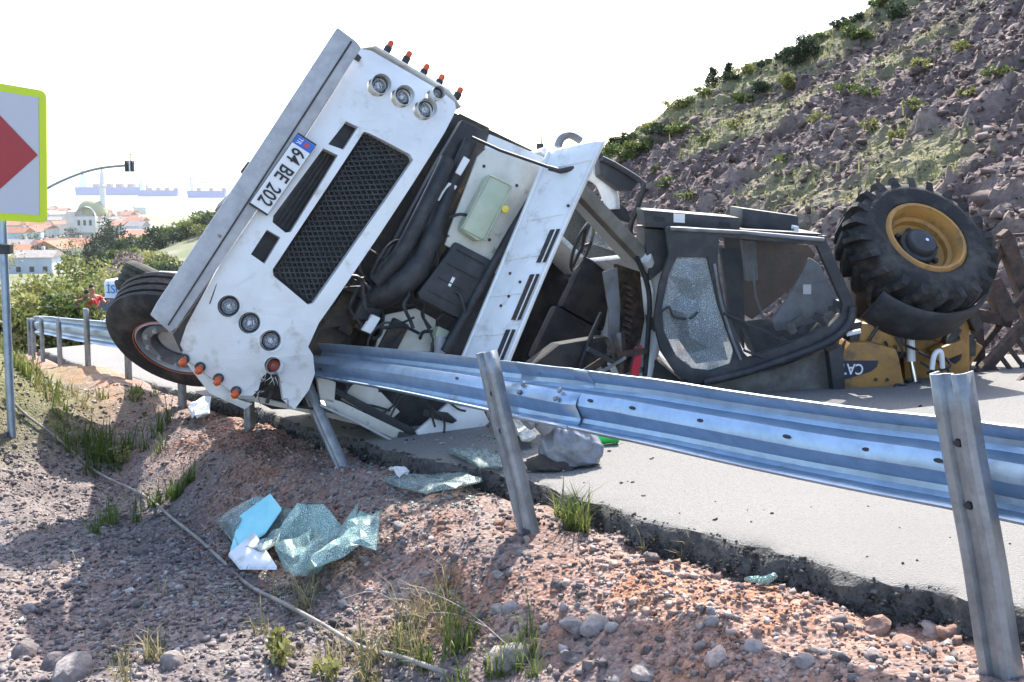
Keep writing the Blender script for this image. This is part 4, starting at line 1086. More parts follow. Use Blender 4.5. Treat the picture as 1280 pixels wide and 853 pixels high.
for x, y in ((905, 392), (930, 438)):
    b = MB(); b.bar(bp(x, y, -.03), bp(x + 26, y + 11, .02), .03, .02); b.build('door_hinge', 'machine_black', loader, bevel=.005)
b = MB(); b.sheet([BPs(win1, .03)], YV_ * .006); b.build('side_glass', 'smoked_glass', loader)
# shattered windscreen: facets pushed in and out
gw = [(846, 322), (866, 320), (884, 322), (889, 346), (897, 380), (906, 410), (918, 440), (914, 456), (886, 466), (866, 462), (846, 446), (830, 414), (828, 384), (836, 344), (862, 350), (872, 376), (858, 392), (880, 404), (862, 420), (886, 436), (848, 412), (852, 370)]
dd = [.03] * 14 + [-.02, .05, -.06, .02, -.05, .04, .03, .05]
import mathutils
tri = mathutils.geometry.delaunay_2d_cdt([Vector((x, -y)) for x, y in gw], [], [list(range(14))], 1, 1e-4)
b = MB(); b.add([bp(v.x, -v.y, dd[tri[3][i][0]] if tri[3][i] else .03) for i, v in enumerate(tri[0])], tri[2])
o = b.build('cracked_windscreen', 'cracked_grey', loader); o['label'] = 'shattered grey windscreen sagging in its frame'
so = o.modifiers.new('t', 'SOLIDIFY'); so.thickness = .006
bsheet([(848, 330), (882, 330), (896, 400), (910, 450), (870, 455), (838, 410)], .5, .05, 'inner_screen', 'machine_grey')
b = MB(); b.tube(bez([bp(824, 392, -.03), bp(836, 384, -.05), bp(842, 396, -.05), bp(862, 398, -.05), bp(872, 390, -.05)], 6), .010, 6); b.build('wiper_cable', 'black_plastic', loader, smooth=50)
# side boxes above the cab floor
for px, d, nm in (([(804, 262), (924, 272), (926, 291), (806, 284)], .1, 'battery_box'), ([(928, 260), (998, 270), (999, 290), (928, 284)], .35, 'tool_box'), ([(804, 285), (846, 288), (838, 330), (812, 352)], .2, 'fuel_tank')):
    bx = bsheet(px, d, .45, nm, 'machine_black', bev=.014)
    if nm == 'battery_box':
        bsheet([(842, 267), (856, 268), (856, 279), (842, 278)], d - .006, .004, 'sticker', 'plate_white', bx, 0)
        for x in (824, 906): bsheet([(x - 7, 271 + (x - 824) * .08), (x + 7, 272 + (x - 824) * .08), (x + 7, 277 + (x - 824) * .08), (x - 7, 276 + (x - 824) * .08)], d - .005, .004, 'handle_slot', 'slot_dark', bx, 0)
b = MB(); b.tube([bp(996, 300, .2), bp(995, 284, .2), bp(990, 284, .2)], .02, 6); b.build('lamp_bracket', 'plate_white', loader)
# lower rounded tank and frame below the cab
bsheet([(880, 480), (960, 464), (1036, 436), (1046, 440), (1048, 500), (1040, 512), (900, 512)], .12, .6, 'tank', 'tank_grey', bev=.03)
bsheet([(1036, 440), (1054, 432), (1058, 506), (1044, 508)], .02, .5, 'frame_plate', 'machine_black', bev=.01)
bsheet([(810, 440), (850, 474), (900, 482), (940, 508), (820, 508)], .25, .8, 'cab_roof', 'machine_black', bev=.03)
# yellow bonnet and body
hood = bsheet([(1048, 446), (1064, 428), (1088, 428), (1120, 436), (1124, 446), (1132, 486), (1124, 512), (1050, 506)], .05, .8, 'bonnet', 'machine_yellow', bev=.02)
hood['label'] = 'yellow bonnet side with an upside-down dark decal'
bsheet([(1052, 451), (1098, 451), (1096, 459), (1088, 465), (1058, 474), (1053, 474)], .043, .004, 'decal', 'decal_dark', hood, 0)
tc_ = bp(1064.5, 461, .036); text_mesh('CAT', frame_m(tc_, (-1, 0, .02), (.02, 0, -1)), .115, 'plate_white', hood, 'lettering', .001, .8)
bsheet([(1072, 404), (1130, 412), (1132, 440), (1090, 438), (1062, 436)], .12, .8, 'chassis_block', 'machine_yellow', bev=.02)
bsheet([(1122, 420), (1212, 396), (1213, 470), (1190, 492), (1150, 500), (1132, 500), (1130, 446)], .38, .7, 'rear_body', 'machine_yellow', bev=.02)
bsheet([(1118, 508), (1128, 490), (1150, 490), (1138, 516), (1120, 516)], .0, .3, 'axle_stub', 'rusty', bev=.01)
for x, y in ((1095, 475), (1109, 475), (1100, 496)):
    b = MB(); b.lathe([(0, -.006), (.012, -.006), (.014, .004)], bp(x, y, .045), YV_, 8); b.build('bolt', 'dark_metal', hood)
b = MB(); b.tube([bp(1138, 424, .2), bp(1139, 452, .18)], .032, 12); ram = b.build('hydraulic_ram', 'plate_white', loader, smooth=40)
b = MB(); b.tube([bp(1139, 450, .18), bp(1144, 480, .15)], .020, 12); b.build('ram_rod', 'chrome', ram, smooth=40)
b = MB(); b.box(bp(1142, 482, .14), (.11, .1, .06)); b.build('ram_foot', 'black_plastic', ram, bevel=.01)
b = MB(); b.tube(bez([bp(1118, 506, .0), bp(1115, 490, 0), bp(1120, 481, -.01), bp(1130, 482, 0), bp(1138, 484, .02)], 6), .008, 6); b.build('hydraulic_hose', 'black_plastic', loader, smooth=60)
b = MB(); b.tube(bez([bp(1165, 462, .0), bp(1168, 444, 0), bp(1176, 440, 0), bp(1178, 460, .02)], 6), .02, 8); b.build('hydraulic_hose', 'plate_white', loader, smooth=60)
for k in range(5):
    b = MB(); b.tube(bez([bp(1186 + k * 3, 420, .3), bp(1192 + k * 2, 434 + k * 3, .25), bp(1180 + k * 3, 450 + k, .25)], 6), .012, 6); b.build('hydraulic_hose', 'black_plastic', loader, smooth=60)
bsheet([(1066, 404), (1078, 402), (1072, 440), (1058, 446)], .1, .2, 'step_bracket', 'machine_black')
b = MB(); b.tube([bp(1058, 418, .0), bp(1076, 414, -.02)], .018, 8); b.build('side_lamp', 'plate_white', loader, smooth=40)
b = MB(); b.tube([bp(1108, 392, .1), bp(1090, 420, .1), bp(1072, 446, .1)], .013, 6); b.build('tie_rod', 'black_plastic', loader, smooth=40)
bsheet([(1060, 402), (1214, 392), (1216, 486), (1150, 502), (1130, 506), (1058, 506)], .85, .5, 'main_frame', 'machine_yellow', bev=.02)
g_ = random.Random(33)
for k in range(22):                                    # crowded machinery between cab, wheel and ground
    x, y = g_.uniform(1066, 1212), g_.uniform(392, 446); p = bp(x, y, g_.uniform(.25, .7)); a_ = g_.uniform(0, PI)
    b = MB(); b.box(p, (g_.uniform(.08, .26), g_.uniform(.1, .3), g_.uniform(.05, .14)), Vector((math.cos(a_), 0, math.sin(a_))), None, Vector((-math.sin(a_), 0, math.cos(a_)))); b.build('machine_part', g_.choice(['machine_yellow', 'machine_black', 'grease', 'machine_black']), loader, bevel=.012)
for k in range(10):
    x, y = g_.uniform(1070, 1200), g_.uniform(400, 470); p = bp(x, y, .1); q_ = bp(x + g_.uniform(-30, 30), y + g_.uniform(15, 45), .12)
    b = MB(); b.tube(bez([p, (p + q_) / 2 + Vector((g_.uniform(-.1, .1), -.05, 0)), q_], 6), .011, 6); b.build('hydraulic_hose', 'black_plastic', loader, smooth=60)
# raised wheel with chunky lugs
WA = Vector((.17, -.76, .64)).normalized(); WC = at(1145, 311, 7.62); WR = .555
wx, wy, wz = basis(WA)
b = MB(); b.lathe([(.30, .12), (.33, .165), (.44, .185), (.50, .165), (.525, .13), (.53, .05), (.53, -.12), (.525, -.18), (.50, -.22), (.42, -.24), (.33, -.22), (.30, -.17)], WC, WA, 56, closed=True)
wh = b.build('wheel', 'rubber', loader, smooth=40); wh['label'] = 'big lugged tyre on a yellow rim sticking up in the air'
lug = None
for k in range(44):
    side = k % 2; a_ = 2 * PI * k / 44
    pts = []
    for t in (0, .35, .7, 1.0):
        aa = a_ + (-.16 * t if side == 0 else -.16 * t); h = (.175 - .20 * t) if side == 0 else (-.225 + .20 * t)
        rr = .535 if t else .50
        pts.append(WC + (wx * math.cos(aa) + wy * math.sin(aa)) * rr + wz * h)
    b = MB(); vs = []; fs = []
    for i, p in enumerate(pts):
        e = (p - WC); e = (e - wz * e.dot(wz)).normalized(); tg = wz.cross(e)
        hh = .05 if i else .06
        for du, dv in ((-.034, -.03), (.034, -.03), (.022, hh), (-.022, hh)): vs.append(p + tg * du + e * dv)
    for i in range(3):
        for j in range(4): fs.append((i * 4 + j, i * 4 + (j + 1) % 4, i * 4 + 4 + (j + 1) % 4, i * 4 + 4 + j))
    fs += [(3, 2, 1, 0), (12, 13, 14, 15)]
    b.add(vs, fs); b.build('lug', 'rubber', wh)
b = MB(); b.lathe([(.34, .12), (.315, .165), (.300, .178), (.283, .175), (.275, .15), (.265, .13), (.256, .06), (.23, .045), (.225, .0), (.15, -.02), (.13, -.02)], WC, WA, 40); rim = b.build('rim', 'machine_yellow', wh, smooth=40)
b = MB(); b.lathe([(.15, -.02), (.145, .05), (.12, .06), (.115, .10), (.10, .115), (0, .118)], WC, WA, 28); b.build('hub', 'machine_black', wh, smooth=40)
for k in range(8):
    a_ = 2 * PI * k / 8; p = WC + (wx * math.cos(a_) + wy * math.sin(a_)) * .165 + wz * -.015
    b = MB(); b.lathe([(.02, -.01), (.02, .035), (0, .037)], p, WA, 6); b.build('wheel_nut', 'machine_black', wh)
b = MB(); b.lathe([(0, .121), (.014, .121), (.016, .115)], WC + wx * .03, WA, 8); b.build('hub_plug', 'chrome', wh)
# mudguard wrapped round the lower side of the wheel
def ang_of(px, py):
    e = at(px, py, 7.75) - WC; return math.atan2(e.dot(wy), e.dot(wx))
down = -(Vector((0, 0, 1)) - WA * WA.z).normalized(); a_mid = math.atan2(down.dot(wy), down.dot(wx))
b = MB(); b.lathe([(.60, .04), (.615, .03), (.63, -.05), (.63, -.30), (.62, -.33)], WC, WA, 22, a0=a_mid - .85, a1=a_mid + .85)
o = b.build('mudguard', 'machine_black', loader, smooth=50); so = o.modifiers.new('t', 'SOLIDIFY'); so.thickness = .012
b = MB(); b.tube([WC - wz * .1, WC - wz * .95], .11, 12); b.build('axle', 'machine_yellow', loader, smooth=40)
bsheet([(1070, 352), (1086, 372), (1092, 412), (1120, 420), (1100, 428), (1070, 400)], .5, .3, 'wing_stay', 'machine_black', bev=.02)
b = MB(); b.bar(bp(1092, 400, .2), bp(1108, 378, .2), .02, .02); b.build('wing_bracket', 'machine_grey', loader)

# ================================================================== rusty loading ramps beyond the loader
def ramp(nm, label, A, B, D, n, th, w=.05):
    # A->B first rail, D = offset to the second rail
    c = (A + B) / 2; t = thing(nm, (c.x, c.y, min(A.z, B.z)), label, 'ramp')
    for k, (p, q) in enumerate(((A, B), (A + D, B + D))):
        b = MB(); b.bar(p, q, w if k == 0 else w * .6, .10, (0, 0, 1)); b.build('side_rail', 'rusty', t, bevel=.006)
    for i in range(n):
        f = (i + .5) / n; p = A.lerp(B, f); b = MB(); b.bar(p, p + D, .032, .03, YV_); b.build('rung', 'rusty', t)
    return t
ramp('loading_ramp', 'rusty slatted loading ramp leaning beside the tipped loader', at(1222, 470, 7.9), at(1330, 350, 8.4), at(1246, 502, 7.85) - at(1222, 470, 7.9), 11, .05)
A, B_ = at(1246, 300, 8.6), at(1278, 392, 8.5)
t2 = thing('ramp_frame', (A.x, A.y, road_z(A.x, A.y)), 'dark upright steel frame standing behind the slatted ramp', 'frame')
def tb(p, q, w, nm, m='rusty'): b = MB(); b.bar(p, q, w, w, YV_); b.build(nm, m, t2, bevel=.006)
tb(at(1252, 300, 8.6), at(1262, 292, 8.6) + Vector((.0, 0, 0)), .10, 'upright'); tb(at(1256, 298, 8.6), at(1290, 396, 8.5), .12, 'upright'); tb(at(1256, 298, 8.6), at(1236, 345, 8.6), .06, 'brace')
tb(at(1216, 392, 8.3), at(1262, 402, 8.3), .10, 'cross_bar'); tb(at(1222, 440, 8.3), at(1290, 356, 8.4), .05, 'brace'); tb(at(1238, 352, 8.4), at(1262, 402, 8.3), .14, 'upright')
tb(at(1218, 400, 8.35), at(1222, 452, 8.3), .10, 'upright'); tb(at(1244, 296, 8.9), at(1330, 290, 9.2), .03, 'brace'); tb(at(1290, 300, 8.6), at(1300, 500, 8.4), .1, 'upright')
tb(at(1218, 528, 6.9), at(1310, 444, 7.6), .035, 'brace'); tb(at(1225, 455, 8.3), at(1232, 470, 8.2), .08, 'foot')

# ================================================================== bits and pieces by the road
def crumple(nm, px, z, m, label, cat, h=.05, seed=0, lift=.03, n=20, th=.008, follow=gp, parent=None):
    # a thin broken sheet lying on the ground, outline given as picture places
    g = np.random.default_rng(seed)
    P = [follow(x, y) for x, y in px]; c = sum(P, Vector()) / len(P)
    zs = lambda x, y: (float(G(x, y)) if follow is gp else road_z(x, y))
    lo = [(p.x, p.y) for p in P]
    xs = [p[0] for p in lo]; ys = [p[1] for p in lo]
    pts = [Vector(p) for p in lo]; k0 = len(pts)
    for i in range(n):
        for j in range(n):
            pts.append(Vector((min(xs) + (max(xs) - min(xs)) * (i + g.uniform(.2, .8)) / n, min(ys) + (max(ys) - min(ys)) * (j + g.uniform(.2, .8)) / n)))
    r = mathutils.geometry.delaunay_2d_cdt(pts, [], [list(range(k0))], 1, 1e-4)
    vs = [Vector((v.x, v.y, zs(v.x, v.y) + lift + h * (.5 + float(fbm(v.x * 4.5 + seed, v.y * 4.5, 4, seed, .6))) + g.uniform(0, .016))) for v in r[0]]
    b = MB(); b.add(vs, r[2]); o = b.build(nm, m, parent, fix=False)
    so = o.modifiers.new('t', 'SOLIDIFY'); so.thickness = th; so.offset = 1
    if label: tag(o, label, cat)
    return o
crumple('glass_sheet', [(352, 690), (372, 668), (406, 664), (428, 672), (450, 654), (444, 672), (468, 684), (478, 682), (470, 712), (450, 722), (430, 746), (396, 756), (366, 740), (344, 716)], 0, 'cracked_pale', 'crumpled green laminated glass lying on the gravel slope beside the teal board', 'broken glass', .16, 3)
crumple('glass_sheet', [(478, 616), (505, 606), (540, 604), (575, 598), (628, 604), (600, 616), (570, 626), (530, 630)], 0, 'cracked_green', 'flat greenish broken glass on the road edge behind the leaning post', 'broken glass', .03, 5)
crumple('glass_sheet', [(272, 672), (300, 655), (350, 640), (372, 668), (352, 690), (330, 716), (300, 704)], 0, 'cracked_green', 'dark green glass fragment lying under the teal board', 'broken glass', .10, 8)
crumple('glass_sheet', [(560, 568), (610, 572), (640, 590), (600, 592)], 0, 'cracked_green', 'small green glass pieces beneath the crushed cab', 'broken glass', .02, 9, follow=rp, lift=.01)
q = [gp(x, y, .16) for x, y in ((296, 668), (338, 642), (352, 668), (334, 690), (288, 708))]
pc_ = sum(q, Vector()) / 5
b = MB(); b.sheet([[gp(*p, l_) for p, l_ in (((300, 684), .13), ((338, 656), .17), ((352, 672), .15), ((332, 692), .08), ((286, 710), .05))]], Vector((0, .01, .012)))
tag(b.build('plastic_board', 'teal_board', fix=True), 'pale turquoise plastic board propped on broken glass', 'board')
b = MB(); b.sheet([[gp(*p, l_) for p, l_ in (((286, 710), .06), ((318, 700), .12), ((346, 724), .05), ((300, 722), .03))]], Vector((0, .01, .012)))
tag(b.build('plastic_board', 'white_board'), 'dirty white board scrap below the turquoise board', 'board')
# grey refuse bag on the road
def blob(nm, c, rad, m, parent=None, seed=0, amp=.25, n=64, k=36, flat=.35, folds=.0):
    vs = []; fs = []
    for i in range(k + 1):
        th = PI * i / k
        for j in range(n):
            ph = 2 * PI * j / n; d = Vector((math.sin(th) * math.cos(ph), math.sin(th) * math.sin(ph), math.cos(th)))
            f = 1 + amp * float(fbm(d.x * 2.2 + seed + d.z * 1.3, d.y * 2.2 - d.z * 2.1, 4, seed)) - .10 * abs(float(vnoise(ph * 3.2, d.z * 2 + seed, seed + 3)))
            f -= folds * abs(math.sin(ph * 3.5 + d.z * 4 + 5 * float(fbm(d.x * 2, d.z * 2 + d.y, 2, seed + 8)))) ** .6
            z = d.z * rad[2] * f
            if z < -rad[2] * flat: z = -rad[2] * flat
            vs.append((c.x + d.x * rad[0] * f, c.y + d.y * rad[1] * f, c.z + z))
    for i in range(k):
        for j in range(n): fs.append((i * n + j, i * n + (j + 1) % n, (i + 1) * n + (j + 1) % n, (i + 1) * n + j))
    b = MB(); b.add(vs, fs); return b.build(nm, m, parent, smooth=70)
c = rp(714, 586); bag = thing('refuse_bag', c, 'half full grey plastic bag lying on the road behind the guardrail', 'bag')
blob('bag_skin', c + Vector((.0, .08, .075)), (.19, .14, .165), 'bag_plastic', bag, 4, .2, folds=.09)
blob('spilled_soil', c + Vector((-.10, .03, .015)), (.13, .09, .045), 'bag_dark', bag, 6, .5)
b = MB(); b.tube(bez([c + Vector((-.12, .05, .2)), c + Vector((-.19, .03, .27)), c + Vector((-.24, 0, .24))], 5), [.05] * 4 + [.03] * 4 + [.045] * 3, 9); b.build('bag_neck', 'bag_plastic', bag, smooth=60)
c = rp(757, 556); gb_ = thing('green_cup', c, 'bright green plastic cup on the road beside the grey bag', 'cup')
b = MB(); b.lathe([(0, -.05), (.035, -.05), (.045, .06), (.04, .055), (.032, -.04)], c + Vector((0, 0, .045)), (1, .2, .15), 16); b.build('cup_body', 'bright_green', gb_, smooth=40)
b = MB(); b.lathe([(.046, .055), (.05, .06), (.048, .068), (.04, .066)], c + Vector((0, 0, .045)), (1, .2, .15), 16, closed=True); b.build('cup_rim', 'bright_green', gb_, smooth=40)
crumple('cloth_scrap', [(236, 524), (250, 518), (264, 514), (262, 534), (244, 536)], 0, 'white_cloth', 'white cloth scrap at the foot of a guardrail post under the lorry', 'cloth', .12, 12)
crumple('plastic_scrap', [(486, 602), (498, 599), (512, 604), (506, 612), (492, 608)], 0, 'white_board', 'small pale plastic scrap beside the greenish glass', 'scrap', .06, 13)
crumple('plastic_scrap', [(640, 508), (662, 524), (670, 560), (652, 566), (640, 540)], 0, 'white_inner', 'torn cream plastic trim between leaning post and grey bag', 'scrap', .06, 14, follow=rp)
crumple('plastic_scrap', [(932, 732), (950, 733), (972, 740), (952, 746)], 0, 'cracked_pale', 'flat green plastic wrapper on the gravel by the road edge', 'wrapper', .015, 15, lift=.02)
# long grey hose down the ditch
hp = [gp(x, y, .03) for x, y in ((8, 500), (30, 530), (70, 556), (120, 596), (180, 628), (215, 655), (245, 682), (275, 708), (310, 734), (350, 764), (400, 790), (450, 815), (500, 840), (560, 870))]
b = MB(); b.tube(bez(hp, 6), .010, 8); tag(b.build('hose', 'hose', smooth=60), 'long weathered hose lying along the ditch to the lower edge', 'hose')
# chevron sign at the left edge
sp = at(4, 300, 7.6); sbz = float(G(sp.x, sp.y))
sg = thing('road_sign', (sp.x, sp.y, sbz), 'chevron road sign, red arrow on white with yellow border', 'road sign')
b = MB(); b.tube([(sp.x, sp.y, sbz - .3), (sp.x, sp.y, at(0, 110, 7.6).z)], .03, 12); b.build('sign_post', 'galvanised', sg, smooth=40)
SY = 7.52
def SPs(pts, d=0.0): return [at(x, y, SY + d) for x, y in pts]
def srect(pts, r, d=0): # rounded corners
    P = SPs(pts, d); out = []
    for i, p in enumerate(P):
        a_, c_ = P[i - 1], P[(i + 1) % len(P)]; u = p + (a_ - p).normalized() * r; v = p + (c_ - p).normalized() * r
        for t in np.linspace(0, 1, 5): out.append((u * (1 - t) ** 2 + p * 2 * t * (1 - t) + v * t * t))
    return out
b = MB(); b.sheet([srect([(-190, 72), (57.5, 114), (58.5, 279), (-188, 266)], .05)], YV_ * .012); b.build('sign_border', 'sign_yellow', sg)
b = MB(); b.sheet([SPs([(-180, 85), (48, 122), (49, 269), (-178, 257)], -.004)], YV_ * .003); b.build('sign_face', 'sign_white', sg)
b = MB(); b.sheet([SPs([(-112, 98), (-33, 110), (47, 194), (-31, 264), (-110, 260), (-32, 184)], -.008)], YV_ * .003); b.build('chevron', 'sign_red', sg)
b = MB(); b.box((sp.x + .03, sp.y - .03, at(5, 311, 7.6).z), (.09, .07, .075)); b.build('clamp', 'black_plastic', sg, bevel=.008)

# ================================================================== beyond: pick-up, people, traffic light, town, ships
vy = 29.5; vp_ = at(147, 420, vy); vs_, vq_ = sq(vp_.x, vp_.y); vz = float(R(vs_)) + .1
van = thing('pickup_van', (vp_.x, vp_.y, vz), 'white service van parked down the road with blue lettering', 'van', rz=math.radians(75))
def vb(pts, y0, y1, nm, m, par=None, bev=.05):   # side profile (x towards its tail, z up), local space
    b = MB(); b.sheet([[Vector((x, y0, z)) for x, z in pts]], Vector((0, y1 - y0, 0))); return b.build(nm, m, par or van, local=True, bevel=bev, smooth=40)
vb([(-1.0, .35), (-1.05, .62), (-.95, .80), (-.35, .95), (-.1, 1.0), (.35, 1.42), (3.3, 1.42), (3.3, .35)], -.85, .85, 'body', 'van_white')
bxo = vb([(.55, 1.2), (.5, 1.85), (.6, 1.95), (3.3, 1.95), (3.3, 1.2)], -.82, .82, 'box_body', 'van_white')
vb([(-.02, 1.03), (.30, 1.36), (.5, 1.36), (.5, 1.02)], -.862, -.852, 'side_window', 'window_dark', bev=0)
b = MB(); b.add([(-.33, -.72, .975), (-.33, .72, .975), (.28, .66, 1.42), (.28, -.66, 1.42)], [(0, 1, 2, 3)]); o = b.build('windscreen', 'window_dark', van, local=True); so = o.modifiers.new('t', 'SOLIDIFY'); so.thickness = .02
for x in (-.45, 2.3):
    for y in (-.8, .8):
        b = MB(); b.lathe([(.17, -.1), (.28, -.11), (.32, -.08), (.32, .08), (.28, .11), (.17, .1)], (x, y, .32), (0, 1, 0), 24, closed=True); w = b.build('wheel', 'rubber', van, local=True, smooth=40)
        b = MB(); b.lathe([(.18, -.06), (.12, -.09), (0, -.09)], (x, y, .32), (0, 1, 0), 16); b.build('rim', 'steel_grey', w, local=True, smooth=40)
for y in (-.6, .6):
    b = MB(); b.box((-1.03, y, .68), (.06, .3, .14)); b.build('headlight', 'reflector', van, local=True, bevel=.02)
vm = Matrix.Translation(van.location) @ Matrix.Rotation(math.radians(75), 4, 'Z')
text_mesh('İSU', vm @ frame_m(Vector((.485, .42, 1.66)), (0, -1, 0), (0, 0, 1)), .36, 'letter_blue', bxo, 'lettering', .004, 1.0)

def person(px, py_head, yy, label, lean, turn, arm, stoop=0.0):
    hd = at(px, py_head, yy); s_, q_ = sq(hd.x, hd.y); base = Vector((hd.x, hd.y, float(R(s_)) + .1)); h = 1.74
    t = thing('person', base, label, 'person')
    ct, st_ = math.cos(turn), math.sin(turn)
    def L(x, y, z):
        if z > .95: y, z = y - (z - .95) * math.sin(stoop), .95 + (z - .95) * math.cos(stoop)
        return base + Vector((x * ct - y * st_ + lean * z, x * st_ + y * ct, z))
    def skin(nm, pts, edges, rad, m, root=0):
        me = bpy.data.meshes.new(nm); me.from_pydata(pts, edges, [])
        o = finish(nm, me, m, t)
        bm = bmesh.new(); bm.from_mesh(me); bm.verts.layers.skin.verify(); bm.to_mesh(me); bm.free()
        for v, r in zip(me.skin_vertices[0].data, rad): v.radius = r if isinstance(r, tuple) else (r, r)
        me.skin_vertices[0].data[root].use_root = True
        o.modifiers.new('s', 'SKIN').use_smooth_shade = True; su = o.modifiers.new('u', 'SUBSURF'); su.levels = 2; su.render_levels = 2
        return o
    P = [L(0, 0, .95), L(0, 0, 1.15), L(0, 0, 1.40), L(0, -.01, 1.50), L(0, -.02, 1.60), L(0, -.02, 1.70)]
    Rr = [.10, .10, .11, .055, (.075, .09), (.06, .075)]
    E = [(0, 1), (1, 2), (2, 3), (3, 4), (4, 5)]
    for sd in (-1, 1):
        k = len(P); P += [L(.10 * sd, 0, .88), L(.11 * sd, .01, .50), L(.11 * sd, .03, .08), L(.11 * sd, -.12, .04)]; Rr += [.09, .062, .045, .04]; E += [(0, k), (k, k + 1), (k + 1, k + 2), (k + 2, k + 3)]
        k = len(P); el = L(.28 * sd, -.06 + .05 * sd, 1.12) if sd != arm else L(.26 * sd, -.24, 1.22); ha = L(.27 * sd, -.20, .92) if sd != arm else L(.20 * sd, -.45, 1.30)
        P += [L(.19 * sd, 0, 1.40), el, ha, ha + (ha - el).normalized() * .1]; Rr += [.06, .045, .034, .028]; E += [(2, k), (k, k + 1), (k + 1, k + 2), (k + 2, k + 3)]
        f0 = len(P)
        for i in range(4):
            P.append(P[k + 3] + Vector(((i - 1.5) * .018, 0, 0)) + (ha - el).normalized() * (.06 - .008 * abs(i - 1.5))); Rr.append(.009); E.append((k + 3, f0 + i))
        P.append(P[k + 3] + Vector((-.04 * sd, -.02, .02))); Rr.append(.010); E.append((k + 2, f0 + 4))
    body = skin('body', P, E, Rr, 'skin')
    S = [L(0, 0, .93), L(0, 0, 1.15), L(0, 0, 1.38), L(0, 0, 1.46)]; SR = [.15, .145, .155, .07]; SE = [(0, 1), (1, 2), (2, 3)]
    for sd in (-1, 1):
        k = len(S); S += [L(.20 * sd, 0, 1.39), L(.245 * sd, -.03 if sd != arm else -.14, 1.24 if sd != arm else 1.30)]; SR += [.075, .068]; SE += [(2, k), (k, k + 1)]
    skin('shirt', S, SE, SR, 'red_shirt')
    T_ = [L(0, 0, .98), L(0, 0, .90)]; TR = [.14, .14]; TE = [(0, 1)]
    for sd in (-1, 1):
        k = len(T_); T_ += [L(.10 * sd, 0, .82), L(.11 * sd, .01, .5), L(.11 * sd, .03, .10)]; TR += [.10, .075, .065]; TE += [(1, k), (k, k + 1), (k + 1, k + 2)]
    skin('trousers', T_, TE, TR, 'dark_trousers')
    skin('hair', [L(0, .02, 1.64), L(0, .0, 1.73), L(0, -.05, 1.74)], [(0, 1), (1, 2)], [.072, .075, .05], 'hair')
    b = MB(); b.lathe([(0, .03), (.012, .01), (.015, 0)], L(0, -.105, 1.61), L(0, -1, 1.61) - L(0, 0, 1.61), 6); b.build('nose', 'skin', t, smooth=50)
    for sd in (-1, 1):
        b = MB(); b.lathe([(0, .008), (.012, 0)], L(.032 * sd, -.10, 1.64), L(0, -1, 1.6) - L(0, 0, 1.6), 6); b.build('eye', 'hair', t)
        b = MB(); b.box(L(.078 * sd, -.01, 1.62), (.02, .03, .055)); b.build('ear', 'skin', t, bevel=.008)
    b = MB(); b.box(L(0, -.10, 1.565), (.045, .012, .012)); b.build('mouth', 'red_shirt', t)
    return t
person(118, 374, 27.6, 'standing person in red top, dark hair, reaching towards the white van', -.04, .9, 1)
person(105, 388, 27.4, 'person in red top bending, in front of the other one by the van', .03, .5, -1, .5)

# traffic light on a curved arm
ty = 78.0
arm = [at(-22, 300, ty), at(-10, 284, ty), at(18, 262, ty), at(60, 235, ty), at(95, 219, ty), at(125, 210.5, ty), at(157, 207, ty)]
tb_ = at(-22, 300, ty); tz = float(VZf(tb_.x, tb_.y))
tlg = thing('traffic_light', (tb_.x, tb_.y, tz), 'traffic light hanging on a long curved grey arm', 'traffic light')
b = MB(); b.tube([Vector((tb_.x, tb_.y, tz))] + bez(arm, 5), .10, 8); b.build('mast_arm', 'post_steel', tlg, smooth=50)
b = MB(); b.box(at(162, 208, ty - .1), (.72, .2, .86)); hd_ = b.build('signal_head', 'black_plastic', tlg, bevel=.04)
for dx in (-.2, .2):
    for k in range(3):
        b = MB(); b.lathe([(.10, 0), (.11, .08), (.12, .02)], at(162, 208, ty - .22) + Vector((dx, 0, .25 - .25 * k)), (0, -1, 0), 10); b.build('lamp_hood', 'machine_grey', hd_)
b = MB(); b.box(at(162, 208, ty - .22), (.1, .05, .8)); b.build('head_stripe', 'plate_white', hd_)
b = MB(); b.box(at(163, 193, ty), (.9, .3, .06)); b.build('top_plate', 'machine_grey', tlg)
b = MB(); b.tube([at(163, 193, ty), at(163, 202, ty)], .03, 6); b.build('top_stem', 'machine_grey', tlg)

# ---- town houses
def house(px, Y, w, d, h, rh, wall, roof, rz, label, group=None, gz=None, windows=True):
    x = (px - 640) / FPX * Y; z = float(VZf(x, Y)) if gz is None else gz
    t = thing('house', (x, Y, z), label, 'house', group, rz)
    b = MB(); b.box((0, 0, h / 2 - 1), (w, d, h + 2)); wo = b.build('wall', wall, t, local=True)
    o_ = .5; b = MB(); b.add([(-w / 2 - o_, -d / 2 - o_, h), (w / 2 + o_, -d / 2 - o_, h), (w / 2 + o_, d / 2 + o_, h), (-w / 2 - o_, d / 2 + o_, h), (-w / 2 - o_, 0, h + rh), (w / 2 + o_, 0, h + rh)],
        [(0, 1, 5, 4), (2, 3, 4, 5), (3, 0, 4), (1, 2, 5), (3, 2, 1, 0)]); ro = b.build('roof', roof, t, local=True)
    b = MB(); b.box((w * .22, d * .12, h + rh), (.7, .7, 1.6)); b.build('chimney', wall, ro, local=True)
    if windows:
        nw = max(2, int(w / 3.2))
        for fl_ in range(max(1, int(h / 3))):
            for i in range(nw):
                b = MB(); b.box((-w / 2 + w * (i + .5) / nw, -d / 2 - .02, 1.6 + fl_ * 2.9), (1.1, .12, 1.3)); b.build('window', 'window_dark', t, local=True)
        b = MB(); b.box((w / 2 + .02, 0, 1.7), (.12, 1.2, 1.3)); b.build('window', 'window_dark', t, local=True)
    return t
house(68, 330, 9, 12, 5, 2.6, 'house_wall', 'roof_tile', 1.25, 'white gabled house with tiled roof below the mosque dome')
